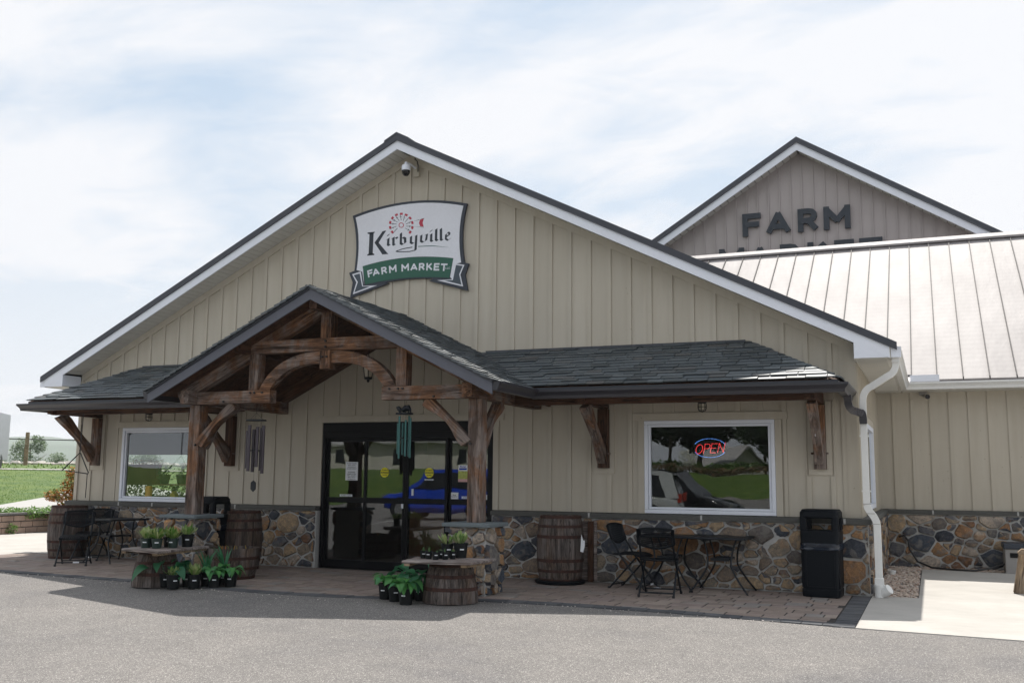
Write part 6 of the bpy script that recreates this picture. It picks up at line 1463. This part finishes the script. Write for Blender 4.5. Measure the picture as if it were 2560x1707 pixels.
# ================================================================== LEFT BACKGROUND
def tz(d): # terrain height away to the far left, d = metres past the retaining wall
    pts = [(0, .46), (4, .48), (12, .58), (18, .80), (28, 1.58), (36, 1.70), (44, 2.0), (52, 1.95), (75, -2), (160, -20), (600, -60), (1600, -60)]
    for (a, c), (e_, f) in zip(pts, pts[1:]):
        if d <= e_: return c + (f - c) * max(0, d - a) / (e_ - a)
    return pts[-1][1]
ax = Vector((-.76, .65, 0)); sd = Vector((.65, .76, 0)); B0 = Vector((-6.45, 4.2, 0))
def tp(d, w): p_ = B0 + ax * d + sd * w; return (p_.x, p_.y, tz(d))
def band(d0, d1, nd, mat, name, w0=-40, w1=60, nw=20, dz=0.0, rough=0.0, **kw):
    rr = random.Random(5); bb = MB()
    def f(i, j):
        d = d0 + (d1 - d0) * j; w = w0 + (w1 - w0) * i; x, y, z = tp(d, w); return (x, y, z + dz + (rr.uniform(-rough, rough)))
    return bb.grid(nw, nd, f).build(name, mat, None, True, **kw)
band(-.0, 60, 90, 'grass', 'grass_slope', -60, 200, 40, 0, .0, kind='structure')
band(60, 1600, 60, 'grass', 'valley_field', -600, 900, 30, -.03, .0, kind='structure')
def pathpt(i, j):
    n0, n1, f0, f1 = Vector((-6.9, .5, 0)), Vector((-7.6, 15, 0)), Vector((-4.9, .0, 0)), Vector((-24, 24.8, 0))
    p_ = n0.lerp(n1, i).lerp(f0.lerp(f1, i), j); return (p_.x, p_.y, tz((p_ - B0).dot(ax)) + .03)
MB().grid(16, 10, pathpt).build('garden_path', 'path', None, True, kind='structure')
band(29, 34, 4, 'gravel_road', 'gravel_road', -60, 90, 10, .03, kind='structure')
# grass blades on the slope
rr = random.Random(8); bb = MB()
for _ in range(40000):
    d = 6 + 24 * rr.random() ** 1.1; w = rr.uniform(-5, 9) * (1 + d / 14); x, y, z = tp(d, w); a = rr.random() * 6.28; h_ = rr.uniform(.03, .075); wd = .008 * (1 + d * .03)
    fx = -4.9 - (y / 24.8) * 19.1
    if x > fx - .3: continue
    c2, s2 = math.cos(a) * wd, math.sin(a) * wd; lx, ly = rr.uniform(-.05, .05), rr.uniform(-.05, .05); bb.add([(x - c2, y - s2, z - .03), (x + c2, y + s2, z - .03), (x + lx, y + ly, z + h_)], [(0, 1, 2)])
bb.build('grass_tufts', 'grass_blade', label='green spring grass on the bank left of the shop', cat='grass', kind='stuff')
bb = MB()
for _ in range(900):
    d = rr.uniform(34, 46); w = rr.uniform(-25, 45); x, y, z = tp(d, w); h_ = rr.uniform(.06, .2); c2, s2 = .05, .03; bb.add([(x - c2, y - s2, z - .03), (x + c2, y + s2, z - .03), (x + rr.uniform(-.1, .1), y, z + h_)], [(0, 1, 2)])
bb.build('weeds', 'grass_blade', label='rough weeds beyond the gravel road', cat='weeds', kind='stuff')
bb = MB()
for _ in range(420):
    d = rr.uniform(45, 49); w = rr.uniform(-25, 45); x, y, z = tp(d, w); pebble(bb, x, y, z + .1, rr.uniform(.15, .42), rr)
bb.build('rock_line', 'rock', label='line of pale rocks along the crest beyond the road', cat='rocks', kind='stuff')
# retaining wall: blocks with a dark cap
RWL = thing('retaining_wall', (-6.2, 4.5, 0), 'low tan block retaining wall with dark cap at the far left', 'wall')
p0, p1 = Vector((-5.9, .8, 0)), Vector((-6.35, 8.0, 0)); dr_ = (p1 - p0).normalized(); nr_ = Vector((dr_.y, -dr_.x, 0)); Lw = (p1 - p0).length
bb = MB().bar(p0 + Vector((0, 0, .2)) - nr_ * .12, p1 + Vector((0, 0, .2)) - nr_ * .12, .16, .42); bb.build('core', 'block_cap', RWL)
for row in range(3):
    u = -.18 * (row % 2); z0 = row * .145
    while u < Lw:
        w = .36 * rr.uniform(.97, 1.03); a_, c_ = max(0, u) + .004, min(Lw, u + w) - .004
        if c_ > a_ + .03:
            q0, q1 = p0 + dr_ * a_, p0 + dr_ * c_; off = rr.uniform(-.004, .004) - row * .008; o_ = nr_ * off; bk = -nr_ * .06; z1 = z0 + .138
            f0, f1 = q0 + o_, q1 + o_; e = dr_ * .008
            vs = [f0 + bk + Vector((0, 0, z0)), f1 + bk + Vector((0, 0, z0)), f1 + bk + Vector((0, 0, z1)), f0 + bk + Vector((0, 0, z1)), f0 + e + Vector((0, 0, z0 + .008)), f1 - e + Vector((0, 0, z0 + .008)), f1 - e + Vector((0, 0, z1 - .008)), f0 + e + Vector((0, 0, z1 - .008))]
            MB().add(vs, [(4, 5, 6, 7), (0, 1, 5, 4), (1, 2, 6, 5), (2, 3, 7, 6), (3, 0, 4, 7)]).build('block', 'tan_block', RWL)
        u += w
u = 0
while u < Lw:
    q0, q1 = p0 + dr_ * (u + .003), p0 + dr_ * min(Lw, u + .597); MB().bar(q0 - nr_ * .11 + Vector((0, 0, .465)), q1 - nr_ * .11 + Vector((0, 0, .465)), .26, .055).build('cap_block', 'block_cap', RWL, bevel=.008); u += .6
MB().prism([(p0.x - .15, p0.y), (p1.x - .15, p1.y), (p1.x - 1.6, p1.y + .6), (p0.x - 2, p0.y)], .0, .43, 'z').build('planting_soil', 'soil', None, kind='structure')
rr5 = random.Random(12); gb = MB()
for _ in range(260):
    x = rr5.uniform(1.5, 13.4); y = front(x) - abs(rr5.gauss(0, .18)) - .02; pebble(gb, x, y, lot_z(y) + .003, rr5.uniform(.003, .009), rr5)
for _ in range(120):
    x, y = rr5.uniform(3, 20), rr5.uniform(-8.5, -3.3); pebble(gb, x, y, lot_z(y) + .003, rr5.uniform(.003, .007), rr5)
gb.build('loose_grit', 'rock', label='loose grit and bits scattered along the paver edge', cat='grit', kind='stuff')
# leafy clumps
def clump(bb, c, rx, ry, rz, n_, ls, rr, hollow=.35, flat=1.0):
    for _ in range(n_):
        while True:
            v = Vector((rr.uniform(-1, 1), rr.uniform(-1, 1), rr.uniform(-1, 1)))
            if hollow < v.length < 1: break
        p_ = Vector((c[0] + v.x * rx, c[1] + v.y * ry, c[2] + v.z * rz)); a = Vector((rr.uniform(-1, 1), rr.uniform(-1, 1), rr.uniform(-.6, .6))).normalized(); b_ = a.cross(Vector((rr.uniform(-1, 1), rr.uniform(-1, 1), 1))).normalized(); s_ = ls * rr.uniform(.6, 1.3)
        bb.add([p_ - a * s_, p_ + b_ * s_ * .45, p_ + a * s_, p_ - b_ * s_ * .45], [(0, 1, 2, 3)])
hg = thing('low_hedge', (-6.6, 4.6, .45), 'feathery green ground hedge spilling over the block wall', 'hedge'); bb = MB()
for k in range(46):
    q = p0.lerp(p1, k / 45) - nr_ * rr.uniform(.25, .75); clump(bb, (q.x, q.y, .50), .28, .28, .12, 70, .045, rr, .1)
for k in range(7):
    q = p0.lerp(p1, .50 + k * .012) + nr_ * .02; clump(bb, (q.x, q.y, .44), .12, .15, .12, 45, .04, rr, .0)
bb.build('foliage', 'hedge', hg)
wd = thing('weed_clump', (-6.05, 3.55, .1), 'small weed growing at the foot of the block wall', 'weed'); bb = MB(); clump(bb, (-6.04, 3.9, .12), .10, .16, .13, 110, .04, rr, .0); bb.build('foliage', 'hedge', wd)
ob_ = thing('flowering_shrub', (-.95, .7, .5), 'orange and green flowering shrub at the left building corner', 'shrub'); bb = MB()
for dx, dy, dz, r_ in ((0, 0, .95, .22), (-.22, .1, 1.05, .18), (-.35, -.05, 1.02, .15), (.05, .0, 1.22, .20), (.12, 0, 1.45, .16), (-.12, .05, .70, .16), (.1, 0, .6, .15), (.22, 0, 1.0, .2), (-.42, .1, .98, .10)):
    clump(bb, (-.75 + dx, .5 + dy, dz), r_, r_, r_ * .8, int(1500 * r_), .034, rr, .2)
bb.build('foliage', 'orange_leaf', ob_); bb = MB()
for k in range(7): bb.tube([(-.75, .5, 0), (-.75 + rr.uniform(-.12, .12), .5, .5), (-.75 + rr.uniform(-.4, .3), .5, 1.15)], [.014, .010, .004], 5)
bb.build('stem', 'bark', ob_)
# post and rail
pb = tp(42.5, .87); t = thing('fence_post', (pb[0], pb[1], pb[2]), 'weathered timber post holding a long rail beyond the grass', 'post')
MB().tube([(pb[0], pb[1], pb[2] - .2), (pb[0] + .03, pb[1], pb[2] + 2.05)], [.13, .12], 12).build('shaft', 'bench_wood', t, True)
q0, q1 = tp(42.3, -26), tp(42.3, 30); t2 = thing('cable_rail', q0, 'dark cable rail strung across the view to the hills', 'rail')
MB().tube([(q0[0], q0[1], pb[2] + 1.64), (pb[0], pb[1], pb[2] + 1.62), (q1[0], q1[1], pb[2] + 1.62)], .035, 6).build('cable', 'truck_dark', t2)
# trees beyond the crest
def tree(x, y, z, h_, r_, n_, mat, label, ls=.25, cat='tree', group=None, trunk=.12, shape=1.0, blobs=9, seed=1):
    rr = random.Random(seed); t = thing('tree', (x, y, z), label, cat, group); bb = MB()
    for k in range(blobs):
        a = rr.random() * 6.28; q = rr.random(); zz = z + h_ * (.35 + .6 * q); rad_ = r_ * (1 - .75 * abs(q - .35)) * shape
        cx_, cy_ = x + math.cos(a) * rad_ * .55, y + math.sin(a) * rad_ * .55
        clump(bb, (cx_, cy_, zz), rad_ * .6, rad_ * .6, h_ * .16, n_ // blobs, ls, rr, .15)
    bb.build('crown', mat, t); bb = MB().tube([(x, y, z - .3), (x + .05 * r_, y, z + h_ * .5), (x, y, z + h_ * .9)], [trunk, trunk * .6, trunk * .15], 8)
    for k in range(6): a = rr.random() * 6.28; zz = z + h_ * rr.uniform(.3, .6); bb.tube([(x, y, zz), (x + math.cos(a) * r_ * .7, y + math.sin(a) * r_ * .7, zz + h_ * .25)], [trunk * .35, trunk * .08], 5)
    bb.build('trunk', 'bark', t); return t
for d, w, h_, r_, sd_, lab in ((66, 1.5, 4.3, 1.9, 1, 'hazy green tree behind the timber post'), (68, 3.6, 3.3, 2.0, 2, 'small bare-edged shrubby tree right of the timber post'), (66, 10.4, 3.3, 2.6, 3, 'hazy green tree seen past the left building corner')):
    q = tp(d, w); tree(q[0], q[1], tz(d) + .5, h_, r_, 2600, 'tree_hazed', lab, .12, group='hazy trees beyond the crest', seed=sd_, blobs=12)
# trailer at the left edge
q = Vector(tp(31, -9.3)); t = thing('box_trailer', (q.x, q.y, q.z), 'grey box trailer cut off by the left edge of the frame', 'trailer')
q = Vector((-31.6, 24.1, 1.66))
A = Vector((-.80, -.60, 0)); Bv = Vector((-.6, .8, 0))
def tb(a0, a1, b0, b1, z0, z1, nm, mat, bev=0.0):
    vs = [q + A * a + Bv * b_ + Vector((0, 0, z)) for z in (z0, z1) for a, b_ in ((a0, b0), (a1, b0), (a1, b1), (a0, b1))]
    return MB().add(vs, [(0, 3, 2, 1), (4, 5, 6, 7), (0, 1, 5, 4), (1, 2, 6, 5), (2, 3, 7, 6), (3, 0, 4, 7)]).build(nm, mat, t, False, bev)
tb(0, 2.4, 0, 5, .45, 3.12, 'body', 'truck_grey', .06); tb(-.02, 2.42, -.03, 0, 2.85, 3.14, 'header', 'truck_dark', .02); tb(.62, 2.3, -.05, -.01, .62, 2.8, 'door', 'truck_dark'); tb(.05, 2.4, -.06, 0, .38, .55, 'bumper', 'truck_dark')
for z in (.85, 2.55): tb(.0, .45, -.09, -.02, z, z + .06, 'hinge', 'rubber')
for z in (1.55, 1.95): tb(.2, .5, -.04, -.01, z, z + .05, 'marker', 'red_paint')
for b_ in (2.2, 3.4):
    for a_ in (.1, 2.2): c_ = q + A * a_ + Bv * b_; MB().tube([c_ + Vector((0, 0, .42)) - A * .1, c_ + Vector((0, 0, .42)) + A * .12], .40, 18).build('wheel', 'rubber', t)
# hills
hb = MB(); rr = random.Random(2)
def hill(i, j):
    w = -2600 + 5200 * i; d = 1500 + 1500 * j; p_ = B0 + ax * d + sd * w
    hgt = 6 + 84 * math.sin(min(1, j * 1.0) * math.pi * .5) + 20 * noise.noise(Vector((w * .0016, d * .001, 0))) * j + 8 * noise.noise(Vector((w * .008, d * .003, 3))) * j + 3.0 * noise.noise(Vector((w * .05, d * .01, 5))) * j
    return (p_.x, p_.y, -60 + (60 + hgt) * (j if j < .3 else 1) if j < .3 else hgt)
hb.grid(300, 14, hill).build('hills', 'hill', None, True, kind='structure')

# ================================================================== BEHIND THE CAMERA (seen mirrored in the glass)
def car(loc, rz, paint, label, L_=4.6, W_=1.82, H_=1.72, kind='suv'):
    t = thing('parked_car', loc, label, 'car', 'cars parked in the lot'); w = W_ / 2; org = Vector(loc)
    # nose towards +x. body: stations along x with (z low, z belt, half width)
    st = [(-.50, .42, .80, .78), (-.47, .34, .98, .90), (-.40, .30, 1.02, .98), (-.2, .28, 1.02, 1), (.1, .28, 1.0, 1), (.24, .28, .98, 1), (.32, .30, .92, .99), (.42, .34, .84, .94), (.485, .40, .74, .82), (.50, .46, .64, .74)]
    k = H_ / 1.72; bb = MB(); ring = 10; vs = []
    for x, zl, zb_, hw in st:
        hw *= w; zl *= k; zb_ *= k
        for yy, zz in ((-.86, zl), (-1, zl + .16), (-1.0, (zl + zb_) / 2 + .1), (-.95, zb_ - .04), (-.86, zb_), (.86, zb_), (.95, zb_ - .04), (1.0, (zl + zb_) / 2 + .1), (1, zl + .16), (.86, zl)): vs.append((x * L_, yy * hw, zz))
    fs = [(i * ring + j, i * ring + (j + 1) % ring, (i + 1) * ring + (j + 1) % ring, (i + 1) * ring + j) for i in range(len(st) - 1) for j in range(ring)] + [tuple(range(ring)), tuple(range((len(st) - 1) * ring, len(st) * ring))]
    def add(bb, nm, mat, sm=False, par=None):
        o_ = D.objects.new(nm, bb.mesh(nm, mat, smooth=sm)); COL.objects.link(o_); o_.parent = par or t; return o_
    add(bb.add(vs, fs), 'body', paint, True)
    roof = [(-.485 if kind == 'suv' else -.44, 0.98), (-.43 if kind == 'suv' else -.32, H_ / k - .05), (-.3, H_ / k), (.02, H_ / k), (.10, H_ / k - .06), (.27, 0.97)]
    def gh(pts, y0, y1, zoff=0):
        bb = MB(); n_ = len(pts); vs = []
        for s in (-1, 1):
            for x, z in pts: vs.append((x * L_, s * w * (y0 if z < 1.2 else y1), (z + zoff) * k))
        return bb.add(vs, [tuple(range(n_)), tuple(range(n_, 2 * n_))] + [(i, (i + 1) % n_, n_ + (i + 1) % n_, n_ + i) for i in range(n_)])
    add(gh(roof, .90, .74), 'cabin', paint, False)
    win = [(-.40, 1.04), (-.36, H_ / k - .14), (-.05, H_ / k - .10), (.065, H_ / k - .14), (.20, 1.04)]
    add(gh(win, .915, .77), 'side_glass', 'car_glass')
    def plane(pts, nm, mat): add(MB().add(pts, [tuple(range(len(pts)))]), nm, mat)
    plane([(.258 * L_, -w * .78, 1.02 * k), (.258 * L_, w * .78, 1.02 * k), (.108 * L_, w * .68, H_ - .10), (.108 * L_, -w * .68, H_ - .10)], 'windscreen', 'car_glass')
    xr = -.485 if kind == 'suv' else -.44; plane([(xr * L_ - .01, -w * .76, 1.05 * k), (xr * L_ - .01, w * .76, 1.05 * k), (xr * L_ + .22, w * .66, H_ - .12), (xr * L_ + .22, -w * .66, H_ - .12)], 'rear_glass', 'car_glass')
    for sx in (-.31, .31):
        for s in (-1, 1):
            x = sx * L_; wh = add(MB().tube([(x, s * (w - .20), .36), (x, s * (w + .01), .36)], .36, 24), 'wheel', 'rubber', True); add(MB().tube([(x, s * (w - .02), .36), (x, s * (w + .018), .36)], .22, 12), 'rim', 'chrome', True, wh)
            add(MB().tube([(x, s * (w - .05), .42), (x, s * (w + .004), .42)], .43, 20), 'wheel_arch', 'black_frame', True)
    for s in (-1, 1):
        add(MB().box(-.505 * L_, -.47 * L_, *sorted((s * w * .66, s * w * .88)), .86 * k, 1.12 * k), 'tail_lamp', 'red_paint'); add(MB().box(.455 * L_, .492 * L_, *sorted((s * w * .45, s * w * .80)), .66 * k, .78 * k), 'headlight', 'chrome')
    add(MB().box(-.515 * L_, -.49 * L_, -w * .8, w * .8, .36, .56), 'bumper', 'black_frame'); add(MB().box(.49 * L_, .507 * L_, -w * .6, w * .6, .42, .56), 'grille', 'black_frame')
    t.rotation_euler = (0, 0, rz); return t
car((-2.6, -20.3, lot_z(-20.3)), rad(180), 'blue_paint', 'bright blue car mirrored in the door glass', 5.0, 1.85, 1.9)
car((5.05, -15.7, lot_z(-15.7) + .02), rad(172), 'silver_paint', 'silver car tail mirrored in the right window', 4.7, 1.82, 1.80)
car((6.1, -19.2, lot_z(-19.2)), rad(8), 'black_paint', 'black car nose mirrored in the right window', 4.8, 1.85, 1.85)
# bank, hedge, houses, trees across the lot
bb = MB().grid(40, 8, lambda i, j: (-90 + 150 * i, -(34 + 46 * min(1, max(0, (-90 + 150 * i + 17) / 12)) + 14 * j), -.20 + 2.2 * math.sin(j * math.pi / 2) ** 1.3)); bb.build('grass_bank', 'grass', None, True, kind='structure')
MB().grid(40, 3, lambda i, j: (-90 + 150 * i, -(48 + 46 * min(1, max(0, (-90 + 150 * i + 17) / 12)) + 70 * j), 1.97)).build('far_field', 'grass', None, kind='structure')
hd = thing('dry_border', (0, -50, 2.5), 'strip of dry tan ornamental grass on the bank across the lot', 'dry grass'); bb = MB(); rr = random.Random(4)
for k in range(60): clump(bb, (-14 + k * .5, -94.5, 2.5), .8, .5, .45, 34, .22, rr, .1)
bb.build('foliage', 'dry_grass', hd)
hd = thing('far_hedge', (0, -52, 2.5), 'dark hedge running along the top of the bank across the lot', 'hedge'); bb = MB()
for k in range(50): clump(bb, (-16 + k * .6, -98.5, 2.9), .9, .7, .7, 60, .26, rr, .1)
bb.build('foliage', 'hedge', hd)
def house(x, y, z, w, d, h_, rh_, label, rot=0.0):
    t = thing('house', (x, y, z), label, 'house')
    def add(bb, nm, mat): o_ = D.objects.new(nm, bb.mesh(nm, mat)); COL.objects.link(o_); o_.parent = t; return o_
    add(MB().box(-w / 2, w / 2, -d / 2, d / 2, 0, h_).prism([(-d / 2, h_), (d / 2, h_), (0, h_ + rh_)], -w / 2, w / 2, 'x'), 'wall', 'far_wall')
    add(MB().prism([(-d / 2 - .5, h_ - .3), (0, h_ + rh_), (d / 2 + .5, h_ - .3), (d / 2 + .5, h_ - .1), (0, h_ + rh_ + .2), (-d / 2 - .5, h_ - .1)], -w / 2 - .5, w / 2 + .5, 'x'), 'roof', 'far_roof')
    for k in range(4): xx = -w / 2 + (k + .5) * w / 4; add(MB().box(xx - .5, xx + .5, d / 2, d / 2 + .03, 1.0, 2.2), 'window', 'car_glass'); 
    add(MB().box(-w / 2 - .03, -w / 2, -.6, .6, 1, 2.2).box(w / 2, w / 2 + .03, -.6, .6, 1, 2.2), 'window', 'car_glass'); t.rotation_euler = (0, 0, rot); return t
house(-9.3, -112, 1.5, 6.2, 5.4, 2.0, 1.7, 'pale gabled house across the road mirrored in the right window', rad(35))
house(-31, -66, 1.6, 24, 8, 2.9, 1.6, 'long low white building across the lot mirrored in the doors')
for x, y, h_, r_, m_, lab, sd_ in ((-13.5, -99, 17, 4.6, 'tree_dark', 'tall dark conifer mirrored at the left of the right window', 11), (-19, -104, 18, 5.5, 'tree_dark', 'dark conifer beside the tall one across the road', 12), (-7.5, -128, 11, 4, 'tree_mid', 'bare grey-green tree against the mirrored sky', 13), (-.6, -97, 15, 4.4, 'tree_dark', 'dark spreading tree right of the mirrored house', 14), (7.5, -104, 16, 6, 'tree_dark', 'large dark tree farther right across the road', 15), (-46, -80, 13, 6, 'tree_dark', 'dark tree behind the long white building', 16), (-22, -86, 12, 5, 'tree_mid', 'grey-green tree above the long white building', 17), (24, -70, 13, 6, 'tree_mid', 'green tree at the far right across the road', 18), (-10, -101, 13, 4.0, 'tree_dark', 'third dark conifer left of the mirrored house', 19), (-3.4, -121, 9, 3.6, 'tree_mid', 'thin grey tree right behind the mirrored house', 20)):
    tree(x, y, 1.8, h_, r_, 5200, m_, lab, .6, group='trees across the road', trunk=.3, seed=sd_, blobs=16)
bt_ = thing('blossom_tree', (-7.7, -84, 2.0), 'small white blossoming tree mirrored below the OPEN sign', 'tree'); bb = MB(); clump(bb, (-7.7, -84, 3.5), 1.0, 1.0, .9, 400, .16, rr, .1); bb.build('crown', 'blossom', bt_); MB().tube([(-7.7, -84, 1.6), (-7.7, -84, 3.2)], .08, 6).build('trunk', 'bark', bt_)

# ================================================================== AIR
if HAZE:
    hm = D.materials.new('haze'); hm.use_nodes = True; ht = hm.node_tree; ht.nodes.clear(); ho = ht.nodes.new('ShaderNodeOutputMaterial'); pv_ = ht.nodes.new('ShaderNodeVolumePrincipled')
    pv_.inputs['Color'].default_value = (.93, .96, 1, 1); pv_.inputs['Density'].default_value = HAZE; pv_.inputs['Anisotropy'].default_value = .2; ht.links.new(pv_.outputs[0], ho.inputs['Volume'])
    hz_ = MB().box(-4200, 2500, -400, 4500, -140, 150).build('haze', hm, None); hz_['kind'] = 'stuff'
print('objects', len(D.objects))
